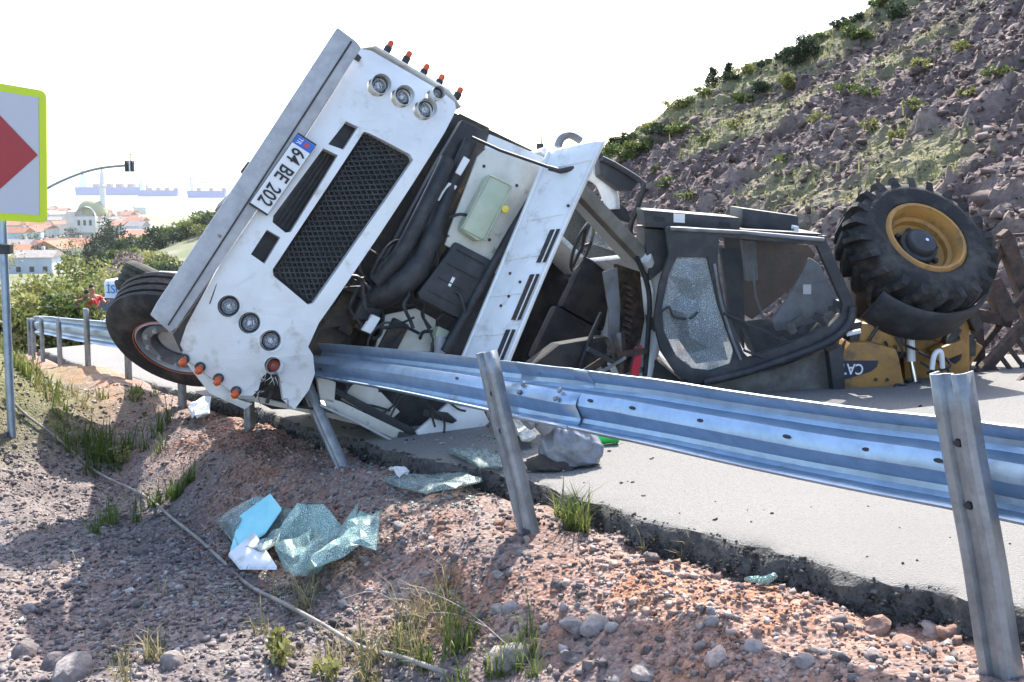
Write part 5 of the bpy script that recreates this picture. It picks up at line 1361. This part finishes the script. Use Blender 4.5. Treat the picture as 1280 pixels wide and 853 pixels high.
house(86, 345, 15, 9, 5.5, 2.4, 'house_wall_cream', 'roof_tile', .15, 'long house with orange roof beside the white gabled house')
house(44, 350, 14, 9, 5, 2.4, 'house_wall_cream', 'roof_tile', .05, 'cream house with orange roof left of the white gabled house')
house(36, 255, 13, 8, 4.6, 1.6, 'house_wall_blue', 'roof_grey', .1, 'low blue-grey house just above the roadside bushes')
house(20, 330, 11, 9, 5, 2.2, 'house_wall', 'roof_grey', -.1, 'pale house with grey roof beside the sign post')
house(12, 300, 10, 9, 4.6, 2.2, 'house_wall_cream', 'roof_tile', .3, 'cream house half hidden below the chevron sign')
house(152, 212, 11, 8, 4, 2.0, 'house_wall', 'roof_tile', .2, 'pale house with orange roof on the green slope right of the dark trees', gz=float(VZf(-83, 212)) + 2)
house(183, 205, 9, 7, 3.4, 1.6, 'house_wall_cream', 'roof_tile', -.1, 'small house with brown roof highest on the green slope', gz=float(VZf(-75, 205)) + 1)
house(238, 190, 10, 7, 4, 1.5, 'house_wall_blue', 'roof_grey', .1, 'grey-roofed house on the ridge close to the lorry bumper')
house(262, 188, 7, 6, 3.5, 1.5, 'house_wall', 'roof_tile', .4, 'little white house on the ridge touching the lorry bumper')
gh_ = random.Random(5); gh2 = random.Random(15)
for i in range(64):
    Y = gh_.uniform(430, 1250); px = gh_.uniform(-60, 175)
    if 88 < px < 142 and Y < 640: px -= 75
    house(px, Y, gh_.uniform(8, 15), gh_.uniform(7, 11), gh_.uniform(4, 9), gh_.uniform(1.6, 2.8), gh_.choice(['house_wall', 'house_wall', 'house_wall_cream', 'house_wall_blue']), gh_.choice(['roof_tile', 'roof_tile', 'roof_grey']), gh_.uniform(-.8, .8),
          'small far house in the hazy town between the mosque and the shore', 'far houses of the town', windows=Y < 700)
# ---- mosque
mY = 560.0; mp = at(114, 290, mY); mz = float(VZf(mp.x, mY))
mq = thing('mosque', (mp.x, mY, mz), 'mosque with large dull gold dome and slim white minaret', 'mosque')
dz_ = at(114, 268, mY).z
b = MB(); b.box((mp.x - 3, mY, (mz + dz_) / 2 - 1), (15, 15, dz_ - mz + 6)); b.build('prayer_hall', 'house_wall', mq)
b = MB(); b.lathe([(8.2, -1.2), (8.2, 0)] + [(8.0 * math.cos(a_), 7.6 * math.sin(a_)) for a_ in np.linspace(0, PI / 2, 9)], (mp.x + 1.2, mY, dz_ + 1.2), (0, 0, 1), 28); b.build('dome', 'dome_gold', mq, smooth=40)
b = MB(); b.tube([(mp.x + 1.2, mY, dz_ + 8.6), (mp.x + 1.2, mY, dz_ + 10.4)], [.25, .05], 6); b.build('dome_finial', 'dome_gold', mq)
g1_ = at(108, 274, mY - 9); b = MB(); b.box((g1_.x, mY - 9, g1_.z - 3), (11.5, 4, 9)); b.build('front_wing', 'house_wall', mq)
b = MB(); b.lathe([(5.6, -2), (5.6, 0), (4.6, 2.0), (2.6, 3.4), (0, 3.9)], (g1_.x, mY - 9, g1_.z + 1.3), (0, 1, 0), 24); b.build('arched_gable', 'house_wall', mq, smooth=40)
for k in range(3):
    b = MB(); b.box((g1_.x - 3.4 + 3.2 * k, mY - 11.05, g1_.z - 2), (1.4, .2, 3)); b.build('window', 'window_dark', mq)
mt = at(127, 207, mY); mbz = at(127, 270, mY).z
b = MB(); b.tube([(mt.x, mY, mbz), (mt.x, mY, mbz + 16), (mt.x, mY, mbz + 16.4), (mt.x, mY, mbz + 17.2), (mt.x, mY, mbz + 17.6), (mt.x, mY, mbz + 22), (mt.x, mY, mt.z + 1)], [1.7, 1.5, 2.1, 2.2, 1.4, 1.3, .12], 12); b.build('minaret', 'minaret_stone', mq, smooth=30)
# ---- ships and quay
def ship(px0, px1, Y, hh, label, hull='ship_hull', decks=5, seed=1):
    a_ = (px0 - 640) / FPX * Y; c_ = (px1 - 640) / FPX * Y; L_ = c_ - a_; g = random.Random(seed)
    t = thing('ship', ((a_ + c_) / 2, Y, SEA), label, 'ship')
    b = MB(); b.sheet([[Vector((a_, Y, SEA + hh)), Vector((a_ + L_ * .02, Y, SEA - .5)), Vector((c_ - L_ * .03, Y, SEA - .5)), Vector((c_, Y, SEA + hh * 1.15)), Vector((c_ - L_ * .08, Y, SEA + hh))]], Vector((0, L_ * .14, 0))); b.build('hull', hull, t)
    b = MB(); b.box((a_ + L_ * .12, Y + L_ * .07, SEA + hh * 1.7), (L_ * .1, L_ * .11, hh * 1.5)); sp_ = b.build('bridge_house', 'ship_white', t)
    b = MB(); b.tube([(a_ + L_ * .09, Y + L_ * .07, SEA + hh * 2), (a_ + L_ * .09, Y + L_ * .07, SEA + hh * 3.1)], L_ * .014, 8); b.build('funnel', hull, sp_)
    for k in range(decks):
        x = a_ + L_ * (.25 + .65 * k / max(1, decks - 1)); b = MB(); b.tube([(x, Y + L_ * .07, SEA + hh), (x, Y + L_ * .07, SEA + hh * g.uniform(1.9, 2.8))], L_ * .006, 6); m_o = b.build('mast', 'ship_white', t)
        b = MB(); b.tube([(x, Y + L_ * .07, SEA + hh * 1.9), (x + L_ * .07, Y + L_ * .07, SEA + hh * 2.4)], L_ * .004, 5); b.build('boom', 'ship_white', m_o)
        b = MB(); b.box((x + L_ * .05, Y + L_ * .07, SEA + hh * 1.15), (L_ * .09, L_ * .1, hh * .5)); b.build('hatch', 'ship_deck', t)
    return t
ship(94, 182, 2350, 19, 'long dark blue cargo ship moored behind the minaret')
ship(172, 222, 2250, 14, 'shorter blue cargo ship right of the minaret', seed=2, decks=4)
ship(234, 282, 2150, 15, 'blue ship half hidden behind the lorry bumper', seed=3, decks=3)
ship(252, 262, 4200, 7, 'tiny far ship out on the hazy sea', seed=4, decks=1)
# ---- trees of the middle distance
def vtree(px, Y, h, rad, m, label, cat='tree', n=900, leaf=None, group=None, seed=0, sink=0.0, nm='tree', crown=.6):
    x = (px - 640) / FPX * Y; return tree(nm, (x, Y, float(VZf(x, Y)) - sink), h, rad, m, label, cat, n, leaf or rad * .16, rad * .07, group, crown, seed)
vtree(128, 196, 13, 3.0, 'leaf_dark', 'dark tall evergreen right of the mosque', seed=1, n=1800)
vtree(136, 205, 12.5, 3.4, 'leaf_dark', 'second dark evergreen touching the orange-roofed house', seed=2, n=1800)
vtree(121, 188, 8, 3.5, 'leaf_dark', 'low dark bushy tree in front of the mosque evergreens', seed=3, n=1500)
vtree(147, 62, 6.6, 2.4, 'leaf_pink', 'pale pink blossoming tree above the roadside bushes', seed=4, n=5000, leaf=.2, crown=.66)
vtree(70, 290, 7, 4.5, 'leaf_green', 'green tree in front of the far town, right of the sign corner', seed=5, n=1400)
for i, (px, Y, h, rd, m) in enumerate([(160, 140, 6, 3.6, 'leaf_dark'), (180, 150, 6, 4, 'leaf_green'), (200, 145, 5.5, 3.6, 'leaf_dark'), (215, 160, 6, 4, 'leaf_green'), (232, 150, 5, 3.5, 'leaf_green'), (250, 165, 6, 3.5, 'leaf_yellow'), (170, 175, 6.5, 4, 'leaf_green'), (195, 182, 6, 4, 'leaf_yellow'), (220, 186, 6, 3.6, 'leaf_yellow'), (268, 150, 5.5, 4, 'leaf_green'), (285, 160, 6, 4, 'leaf_green'), (150, 120, 5.5, 3.5, 'leaf_green'), (178, 115, 5, 3.4, 'leaf_green'), (205, 110, 5, 3.4, 'leaf_dark'), (232, 112, 5, 3.4, 'leaf_green'), (260, 115, 5, 3.4, 'leaf_green'), (140, 150, 6, 3, 'leaf_dark')]):
    vtree(px, Y, h * .5, rd * .8, m, 'bushy green tree on the slope between town and lorry', n=1500, seed=20 + i, group='trees on the green slope')
for i in range(34):
    vtree(gh2.uniform(135, 300), gh2.uniform(95, 200), gh2.uniform(1.6, 3.2), gh2.uniform(1.6, 3.0), gh2.choice(['leaf_green', 'leaf_dark', 'leaf_yellow']), 'low shrub on the green slope between town and lorry', 'shrub', n=700, seed=300 + i, group='shrubs on the green slope', nm='shrub')
for i in range(26):
    vtree(gh_.uniform(-40, 170), gh_.uniform(240, 900), gh_.uniform(5, 9), gh_.uniform(3, 5), gh_.choice(['leaf_green', 'leaf_dark', 'leaf_yellow']), 'small tree among the houses of the far town', n=450, seed=60 + i, group='trees in the far town')
# roadside bushes below the left guardrail
for i, (px, Y, h, rd, m) in enumerate([(12, 34, 3.4, 2.0, 'leaf_yellow'), (40, 36, 3.5, 2.1, 'leaf_yellow'), (72, 38, 3.6, 2.0, 'leaf_green'), (100, 36, 3.9, 1.9, 'leaf_yellow'), (128, 40, 4.2, 2.0, 'leaf_yellow'), (24, 30, 2.6, 1.6, 'leaf_yellow'), (58, 31, 2.5, 1.6, 'leaf_yellow'), (88, 33, 2.9, 1.6, 'leaf_green'), (116, 42, 3.2, 1.8, 'leaf_green'), (150, 44, 4.2, 2.1, 'leaf_green'), (180, 46, 4.2, 2.2, 'leaf_yellow'), (-20, 33, 3.5, 2, 'leaf_green'), (210, 50, 4.5, 2.4, 'leaf_green'), (46, 27, 1.7, 1.2, 'leaf_green'), (12, 26, 1.8, 1.3, 'leaf_yellow'), (80, 28, 1.8, 1.3, 'leaf_yellow')]):
    x = (px - 640) / FPX * Y; s_, q_ = sq(x, Y); z0 = max(float(G(x, Y, False)), float(VZf(x, Y)))
    want = at(px, 345, Y).z
    tree('roadside_bush', (x, Y, min(z0, want + .6 - h * .55)), h, rd, m, 'yellow-green leafy bush behind the left end of the guardrail', 'bush', 3600, .16, .05, 'bushes behind the left guardrail', .55, 100 + i, 20)

# ================================================================== stones, grass, weeds
def scatter(n, s0, s1, q0, q1, dens, g):
    s = g.uniform(s0, s1, n); q = g.uniform(q0, q1, n); keep = g.uniform(0, 1, n) < dens(s, q)
    s, q = s[keep], q[keep]; x, y = xy(s, q); return s, q, x, y
g = np.random.default_rng(5)
# gravel over the whole verge
s, q, x, y = scatter(125000, -1.5, 9, -4.6, .12, lambda s, q: np.clip(1.15 - .05 * s, .3, 1) * (1 - .62 * sstep(-1.0, -.7, q)) * (.45 + .9 * np.clip(fbm(s * 1.2, q * 1.2, 3, 14) + .35, 0, 1)), g)
sz = g.gamma(1.3, .0042, len(s)) + .0028
sz = np.minimum(sz, .023)
V, F, T = stones(np.stack([x, y, G(x, y) + sz * .15], 1), sz, np.clip(g.beta(2, 2, len(s)), 0, 1), seed=3)
tag(finish('gravel', arr_mesh('gravel', V, F, T), 'stone_mix'), 'loose grey gravel strewn over the verge and ditch', 'gravel', kind='stuff')
s, q, x, y = scatter(44000, -1.5, 8, -1.0, .14, lambda s, q: sstep(-.15, .25, fbm(s * .9, q * 1.4, 3, 77)) * .9 + .12, g)
sz = np.minimum(g.gamma(1.1, .0035, len(s)) + .0025, .03)
V, F, T = stones(np.stack([x, y, G(x, y) + sz * .1], 1), sz, np.clip(g.beta(2, 2.5, len(s)), 0, 1), seed=4)
tag(finish('red_gravel', arr_mesh('red_gravel', V, F, T), 'red_stone'), 'reddish crumbling soil and gravel on the bank below the road', 'gravel', kind='stuff')
# crumbs of broken asphalt along the road edge
s, q, x, y = scatter(11000, -1.5, 9, -.085, .02, lambda s, q: .2 + .7 * sstep(-.085, -.04, q), g)
eq = np.interp(s, S2, edge); qrel = q; q = q + eq; x, y = xy(s, q)
sz = np.minimum(g.gamma(1.3, .0026, len(s)) + .002, .017)
zc = R(s) + np.interp(qrel, [-.11, -.06, -.03, 0, .05], [-.01, -.005, .035, .084, .092]) + g.uniform(-.01, .012, len(s))
V, F, T = stones(np.stack([x, y, zc], 1), sz, np.clip(g.beta(1.6, 3, len(s)), 0, 1), seed=6)
tag(finish('asphalt_crumbs', arr_mesh('asphalt_crumbs', V, F, T), 'asphalt_crumb'), 'black crumbled asphalt along the broken road edge', 'asphalt', kind='stuff')
s, q, x, y = scatter(900, -1.2, 8, .3, 3.5, lambda s, q: np.exp(-q * .9), g)
sz = np.minimum(g.gamma(1.6, .0035, len(s)) + .002, .018)
V, F, T = stones(np.stack([x, y, R(s) + .102], 1), sz, np.clip(g.beta(1.6, 3, len(s)), 0, 1), seed=7)
tag(finish('road_grit', arr_mesh('road_grit', V, F, T), 'asphalt_crumb'), 'dark grit scattered on the asphalt', 'grit', kind='stuff')
# single bigger stones
BIG = [(95, 848, .10, .8, 'stone_mix'), (28, 822, .085, .35, 'stone_mix'), (70, 835, .10, .3, 'stone_mix'), (215, 838, .075, .6, 'stone_mix'), (175, 690, .075, .35, 'stone_mix'), (65, 716, .06, .1, 'stone_mix'), (540, 683, .03, .8, 'red_stone'), (715, 790, .05, .9, 'stone_mix'), (745, 795, .05, .95, 'stone_mix'), (765, 787, .032, .95, 'stone_mix'), (716, 835, .055, .5, 'stone_mix'), (636, 836, .08, .8, 'stone_mix'), (470, 655, .04, .7, 'stone_mix'), (500, 660, .04, .8, 'stone_mix'), (624, 723, .03, .9, 'stone_mix'), (620, 770, .035, .9, 'stone_mix'), (635, 778, .04, .8, 'stone_mix'), (1090, 826, .03, 1, 'stone_mix'), (1180, 814, .035, .95, 'stone_mix'), (1162, 792, .04, .8, 'red_stone'), (895, 832, .045, .85, 'red_stone'), (805, 838, .05, .9, 'stone_mix'), (940, 820, .04, .8, 'stone_mix'), (890, 790, .035, .95, 'stone_mix'), (888, 775, .025, .95, 'stone_mix'), (1008, 828, .04, .75, 'stone_mix'), (1250, 843, .045, 1, 'stone_mix'), (1225, 850, .03, 1, 'stone_mix'), (1130, 800, .06, .35, 'red_stone'), (1190, 795, .07, .3, 'red_stone'), (1100, 786, .06, .4, 'red_stone'), (430, 766, .035, .9, 'stone_mix'), (550, 745, .035, .9, 'stone_mix'), (705, 770, .03, .9, 'stone_mix'), (230, 700, .05, .4, 'stone_mix'), (235, 645, .035, .9, 'stone_mix'), (10, 655, .07, .7, 'stone_mix'), (40, 765, .05, .9, 'stone_mix'), (130, 790, .05, .4, 'stone_mix'), (330, 800, .045, .5, 'stone_mix'), (190, 800, .05, .3, 'stone_mix'), (640, 660, .05, .35, 'red_stone'), (625, 655, .045, .35, 'red_stone')]
for i, (px, py, r, tn, m) in enumerate(BIG):
    r *= .68; tn = min(tn, .78); p = gp(px, py); V, F, T = stones(np.array([[p.x, p.y, p.z + r * .15]]), np.array([r]), np.array([tn]), (.5, .75), 200 + i, .32)
    me = arr_mesh('stone', V, F, T); bm = bmesh.new(); bm.from_mesh(me); bmesh.ops.subdivide_edges(bm, edges=bm.edges, cuts=2, use_grid_fill=True, smooth=.5, fractal=.5, seed=i); bm.to_mesh(me); bm.free()
    a_ = me.attributes['tone']; a_.data.foreach_set('value', [tn] * len(me.vertices))
    o = finish('stone', me, m, smooth=35)
    pale, red = tn > .7, m == 'red_stone'
    where = 'low on the left gravel' if px < 260 else ('beside the hose and dry grass' if px < 560 else ('on the bank below the leaning post' if px < 860 else 'on the bank near the right-hand post'))
    tag(o, ('reddish crumbling stone ' if red else 'pale loose stone ' if pale else 'dark loose stone ') + where, 'stone', 'loose stones %s, %s' % (where, 'red' if red else 'pale' if pale else 'dark'))
# glittering glass crumbs round the broken sheets
g = np.random.default_rng(77); pts = []
for (px, py, n_, sp) in ((400, 712, 260, .30), (540, 618, 260, .25), (310, 690, 160, .25), (600, 585, 120, .2), (450, 600, 90, .3)):
    c = gp(px, py); k = g.normal(0, sp, (n_, 2)); pts.append(np.stack([c.x + k[:, 0], c.y + k[:, 1]], 1))
pts = np.concatenate(pts); zz = np.maximum(G(pts[:, 0], pts[:, 1]), np.where(sq(pts[:, 0], pts[:, 1])[1] > .22, R(sq(pts[:, 0], pts[:, 1])[0]) + .1, -9)) + .006
V, F, T = stones(np.concatenate([pts, zz[:, None]], 1), g.uniform(.004, .014, len(pts)), np.ones(len(pts)), (.12, .25), 78)
tag(finish('glass_crumbs', arr_mesh('glass_crumbs', V, F, T), 'cracked_pale'), 'small green glass crumbs scattered round the broken sheets', 'broken glass', kind='stuff')
# ---- grass
def blades(P, h, g, tone, w=.006, bend=.8):
    n = len(P); a = g.uniform(0, 2 * PI, n); d = np.stack([np.cos(a), np.sin(a), np.zeros(n)], 1); e = np.stack([-np.sin(a), np.cos(a), np.zeros(n)], 1)
    hh = (h * np.clip(g.gamma(2.2, .38, n), .15, 2.0))[:, None]; bd = (bend * g.uniform(.15, 1.3, n))[:, None]; up = np.array([0, 0, 1.])
    ww = w * g.uniform(.6, 1.3, n)[:, None]
    m = P + up * hh * .55 + d * hh * bd * .35; t = P + up * hh * (1 - bd * .3) + d * hh * bd
    V = np.stack([P - e * ww, P + e * ww, m + e * ww * .7, m - e * ww * .7, t], 1).reshape(-1, 3)
    i = np.arange(n)[:, None] * 5
    F = np.concatenate([i + np.array([[0, 1, 2]]), i + np.array([[0, 2, 3]]), i + np.array([[3, 2, 4]])])
    return V, F, np.repeat(tone, 5)
def tuft(px, py, n, r, h, m, label, cat='grass tuft', seed=0, tone=(.2, .8), w=.005, group=None, nm='grass_tuft', sink=0):
    g = np.random.default_rng(seed); c = gp(px, py) if not isinstance(px, Vector) else px
    a = g.uniform(0, 2 * PI, n); n_ = max(4, n // 22); kx = g.normal(0, .5, n_) * r; ky = g.normal(0, .5, n_) * r; ki = g.integers(0, n_, n); rr = r * .18 * np.sqrt(g.uniform(0, 1, n)); x = c.x + kx[ki] + rr * np.cos(a); y = c.y + ky[ki] + rr * np.sin(a)
    P = np.stack([x, y, G(x, y)], 1); V, F, T = blades(P, h, g, g.uniform(*tone, n), w)
    return tag(finish(nm, arr_mesh(nm, V, F, T), m), label, cat, group, 'stuff' if r >= .3 else None)
tuft(722, 668, 260, .09, .12, 'grass_blade', 'fresh green grass tuft at the road edge right of the leaning post', seed=1, tone=(.3, .75), w=.004)
tuft(140, 575, 600, .35, .17, 'grass_blade', 'dark green weed clump on the slope beside the hose', seed=2, tone=(0, .5))
tuft(145, 660, 160, .22, .12, 'grass_blade', 'thin weeds on the shaded gravel below the hose', seed=3, tone=(.1, .7), w=.004)
tuft(205, 632, 240, .22, .11, 'grass_blade', 'green weeds growing over the middle of the hose', seed=4, tone=(.1, .6))
tuft(60, 480, 260, .5, .07, 'dry_blade', 'dry grass on the slope under the far guardrail posts', seed=5, tone=(.2, .9), w=.006)
tuft(160, 495, 200, .3, .09, 'grass_blade', 'short grass at the foot of the posts behind the lorry wheel', seed=6, tone=(.2, .9), w=.006)
tuft(385, 745, 260, .3, .09, 'dry_blade', 'dry stalks below the crumpled glass', seed=7, tone=(0, .8), w=.003)
tuft(500, 815, 420, .24, .12, 'dry_blade', 'tall straw-coloured grass clump at the lower middle', seed=8, tone=(.0, 1), w=.0032)
tuft(560, 830, 300, .2, .10, 'grass_blade', 'green grass mixed in beside the straw clump at the bottom', seed=9, tone=(.2, .8), w=.0035)
tuft(640, 845, 220, .16, .09, 'grass_blade', 'green grass at the bottom edge right of the straw clump', seed=10, tone=(.3, .8), w=.0035)
tuft(440, 835, 220, .22, .08, 'dry_blade', 'dry low grass around the end of the hose', seed=11, tone=(0, .9), w=.003)
tuft(170, 845, 160, .2, .08, 'dry_blade', 'dry grass at the bottom left among dark stones', seed=12, tone=(0, .9), w=.003)
tuft(820, 690, 110, .08, .06, 'dry_blade', 'small reddish dry sprig at the road edge', seed=13, tone=(.2, .8), w=.003)
tuft(868, 700, 90, .05, .07, 'dry_blade', 'dry sprig close to the black road edge in the middle', seed=14, tone=(.3, .8), w=.003)
tuft(945, 722, 90, .05, .06, 'dry_blade', 'dry sprig above the green wrapper', seed=15, tone=(.3, .8), w=.003)
tuft(1010, 740, 70, .04, .06, 'grass_blade', 'tiny green seedling against the black road edge', seed=16, tone=(.4, .8), w=.003)
tuft(14, 450, 900, .45, .10, 'grass_blade', 'bright grass on the mound under the chevron sign', seed=17, tone=(.3, .95), w=.007)
# broad-leaved weed near the bottom
def weed(px, py, n, r, h, label, seed):
    g = np.random.default_rng(seed); c = gp(px, py); t = thing('weed', c, label, 'weed')
    for k in range(n):
        a = g.uniform(0, 6.28); tip = c + Vector((math.cos(a) * r * g.uniform(.3, 1), math.sin(a) * r * g.uniform(.3, 1), h * g.uniform(.4, 1)))
        b = MB(); b.tube([c, c.lerp(tip, .6) + Vector((0, 0, .02)), tip], .0025, 4); st = b.build('stem', 'leaf_green', t)
        P = np.array([list(c.lerp(tip, f)) for f in g.uniform(.45, 1, 14)]); V, F, T = leaves(P, .035, g, g.uniform(.6, 1, 14), .2, .6)
        finish('leaf_spray', arr_mesh('leaf', V, F, T), 'leaf_yellow', st)
weed(352, 838, 9, .09, .12, 'light green leafy weed at the bottom left of the hose', 31)
weed(405, 850, 6, .07, .08, 'small leafy weed at the bottom edge beside the hose', 32)
weed(152, 585, 6, .10, .16, 'pale leafy weed in the dark clump by the hose', 33)
# long arching straws
b = MB()
for k, pts in enumerate([[(500, 770), (540, 775), (590, 795), (650, 835)], [(505, 800), (560, 790), (610, 812)], [(430, 780), (470, 770), (520, 790)]]):
    b = MB(); b.tube(bez([gp(x, y, .10 - .02 * i) for i, (x, y) in enumerate(pts)], 6), .0022, 5)
    tag(b.build('straw', 'hose', smooth=60), 'long dry straw arching over the grass at the bottom', 'straw', 'arching dry straws')
# general thin ground cover
s, q, x, y = scatter(16000, -.5, 16, -5.5, -.6, lambda s, q: sstep(.1, .4, fbm(x_(s, q) * .9, y_(s, q) * .9, 3, 57)) if False else np.clip(fbm(s * .9, q * .9, 3, 57) * 2.2 - .15, 0, 1), g)
V, F, T = blades(np.stack([x, y, G(x, y)], 1), .055, g, g.uniform(0, 1, len(s)), .003)
tag(finish('ground_cover', arr_mesh('ground_cover', V, F, T), 'dry_blade'), 'sparse dry grass scattered over the ditch', 'grass', kind='stuff')
# ---- hillside: loose rock and grass, shrubs and pines on the crest
g = np.random.default_rng(9)
s = g.uniform(-4, 20, 64000); q = g.uniform(6.4, 21, 64000); keep = g.uniform(0, 1, len(s)) > .75 * hill_green(s, q); s, q = s[keep], q[keep]; x, y = xy(s, q)
sz = np.minimum(g.gamma(1.1, .015, len(s)) + .010, .13)
V, F, T = stones(np.stack([x, y, hill_z(s, q) + sz * .1], 1), sz, np.clip(g.beta(2, 2, len(s)), 0, 1), (.4, .9), 10, .35)
tag(finish('hill_rubble', arr_mesh('hill_rubble', V, F, T), 'hill_rock'), 'angular purple-grey rock rubble on the cut slope', 'rock', kind='stuff')
s = g.uniform(-6, 24, 90000); q = g.uniform(6.6, 24, 90000); keep = g.uniform(0, 1, len(s)) < hill_green(s, q) * .85 + .02; s, q = s[keep], q[keep]; x, y = xy(s, q)
V, F, T = blades(np.stack([x, y, hill_z(s, q)], 1), .11, g, g.uniform(.1, 1, len(s)), .009)
tag(finish('hill_grass', arr_mesh('hill_grass', V, F, T), 'grass_blade'), 'tufty grass along the crest and ledges of the slope', 'grass', kind='stuff')
def hill_pt(px, py):
    d = ray(px, py); T_ = np.arange(6.0, 45.0, .06); X_, Y_, Z_ = d.x * T_, d.y * T_, CZ + d.z * T_
    s_, q_ = sq(X_, Y_); hit = np.nonzero((q_ > 6.2) & (Z_ < hill_z(s_, q_)))[0]
    return Vector((X_[hit[0]], Y_[hit[0]], Z_[hit[0]])) if len(hit) else None
def shrub(px, py, h, r, m, label, seed, n=1500, leaf=.07, nm='shrub', cat='shrub', group=None):
    h *= .62; r *= .62; n = int(n * .6); leaf *= .75; p = hill_pt(px, py) or CAMP + ray(px, py) * 24
    return tree(nm, p - Vector((0, 0, .05)), h, r, m, label, cat, n, leaf, .03, group, .55, seed, 12)
shrub(990, 84, .75, .5, 'leaf_dark', 'dark bush on the slope crest', 41, 2600)
shrub(1008, 78, 1.0, .38, 'leaf_dark', 'dark pointed bush on the crest, tallest of the skyline shrubs', 42, 2600, .06)
shrub(986, 112, .55, .32, 'leaf_yellow', 'yellow shrub just below the dark crest bushes', 43)
shrub(955, 118, .45, .35, 'leaf_dark', 'low dark shrub left of the yellow one', 44)
shrub(930, 128, .4, .35, 'leaf_green', 'low green shrub on the skyline', 45)
shrub(1078, 52, .5, .35, 'leaf_green', 'green shrub under the crest right of the dark bushes', 46)
shrub(1125, 22, .5, .45, 'leaf_dark', 'dark shrub near the top edge', 47)
shrub(1060, 48, .6, .28, 'leaf_green', 'thin spiky shrub on the skyline', 48, 500)
shrub(830, 172, .5, .6, 'leaf_dark', 'dark bush at the low end of the crest', 49, 2000)
shrub(800, 190, .5, .55, 'leaf_green', 'green bush at the foot of the crest left', 50, 2000)
shrub(776, 200, .6, .6, 'leaf_green', 'green bush behind the lorry mirror', 51, 2000)
shrub(850, 168, .4, .4, 'leaf_green', 'small green bush beside the dark low bush', 52)
for i, (px, py) in enumerate([(1150, 85), (1085, 120), (1060, 118), (1210, 118), (1140, 135), (1090, 165), (820, 215), (835, 235), (985, 205), (1245, 95), (1200, 60), (880, 180), (920, 160), (860, 250), (1020, 150), (1120, 175)]):
    shrub(px, py, gh_.uniform(.22, .42), gh_.uniform(.2, .4), gh_.choice(['leaf_green', 'leaf_yellow', 'leaf_green']), 'small green plant growing on the rock face', 70 + i, 500, .06, 'rock_plant', 'plant', 'plants on the rock face')
gc = random.Random(19)
for i in range(16):
    px = 770 + i * 23 + gc.uniform(-8, 8); py = next((y for y in range(-20, 240, 3) if hill_pt(px, y)), None)
    if py is None: continue
    shrub(px, py + 5, gc.uniform(.22, .45), gc.uniform(.3, .55), gc.choice(['leaf_green', 'leaf_yellow', 'leaf_dark']), 'low bush along the skyline of the rocky slope', 400 + i, 900, .07, 'crest_bush', 'bush', 'low bushes along the skyline')
def pine(px, ytop, Y, h, r, label, seed):
    g = np.random.default_rng(seed); top = at(px, ytop, Y); base = top - Vector((0, 0, h)); t = thing('pine_tree', base, label, 'tree')
    b = MB(); b.tube([base, base.lerp(top, .5), top], [.07, .05, .015], 7); b.build('trunk', 'bark', t, smooth=50)
    n = 3800; f = g.uniform(.15, 1, n); a = g.uniform(0, 6.28, n); lay = np.abs(np.sin(f * 16)) * .5 + .5
    rr = r * (1.05 - f) * lay * np.sqrt(g.uniform(.02, 1, n)) + .02
    lump = 1 + .35 * np.sin(a * 3 + f * 9)
    P = np.stack([base.x + rr * lump * np.cos(a), base.y + rr * lump * np.sin(a), base.z + f * h - rr * .25], 1)
    V, F, T = leaves(P, .13, g, np.clip(g.normal(.45, .25, n), 0, 1), .5, .3)
    finish('crown', arr_mesh('crown', V, F, T), 'leaf_dark', t)
pine(891, 86, 34, 3.4, 1.5, 'dark young pine on the skyline, left of the pair', 81)
pine(911, 80, 35, 3.6, 1.5, 'dark young pine on the skyline, right of the pair', 82)

# ---- labels that tell look-alikes apart by their order from the left
ORD = ['leftmost', 'second from the left', 'third from the left', 'fourth from the left', 'fifth from the left', 'sixth from the left', 'seventh from the left', 'eighth from the left', 'ninth from the left', 'tenth from the left', 'eleventh from the left', 'twelfth from the left', 'thirteenth from the left', 'fourteenth from the left', 'fifteenth from the left', 'sixteenth from the left', 'seventeenth from the left']
by = {}
for o in C.objects:
    if o.parent is None and 'group' in o and o['category'] in ('stone', 'plant', 'bush', 'straw', 'tree'): by.setdefault(o['label'], []).append(o)
def left_of(o):
    p = o.location if o.type == 'EMPTY' else sum((v.co for v in o.data.vertices), Vector()) / len(o.data.vertices)
    return p.x / max(.1, p.y)
for lab, os_ in by.items():
    if 1 < len(os_) <= len(ORD):
        for i, o in enumerate(sorted(os_, key=left_of)): o['label'] = lab + ', ' + ORD[i]
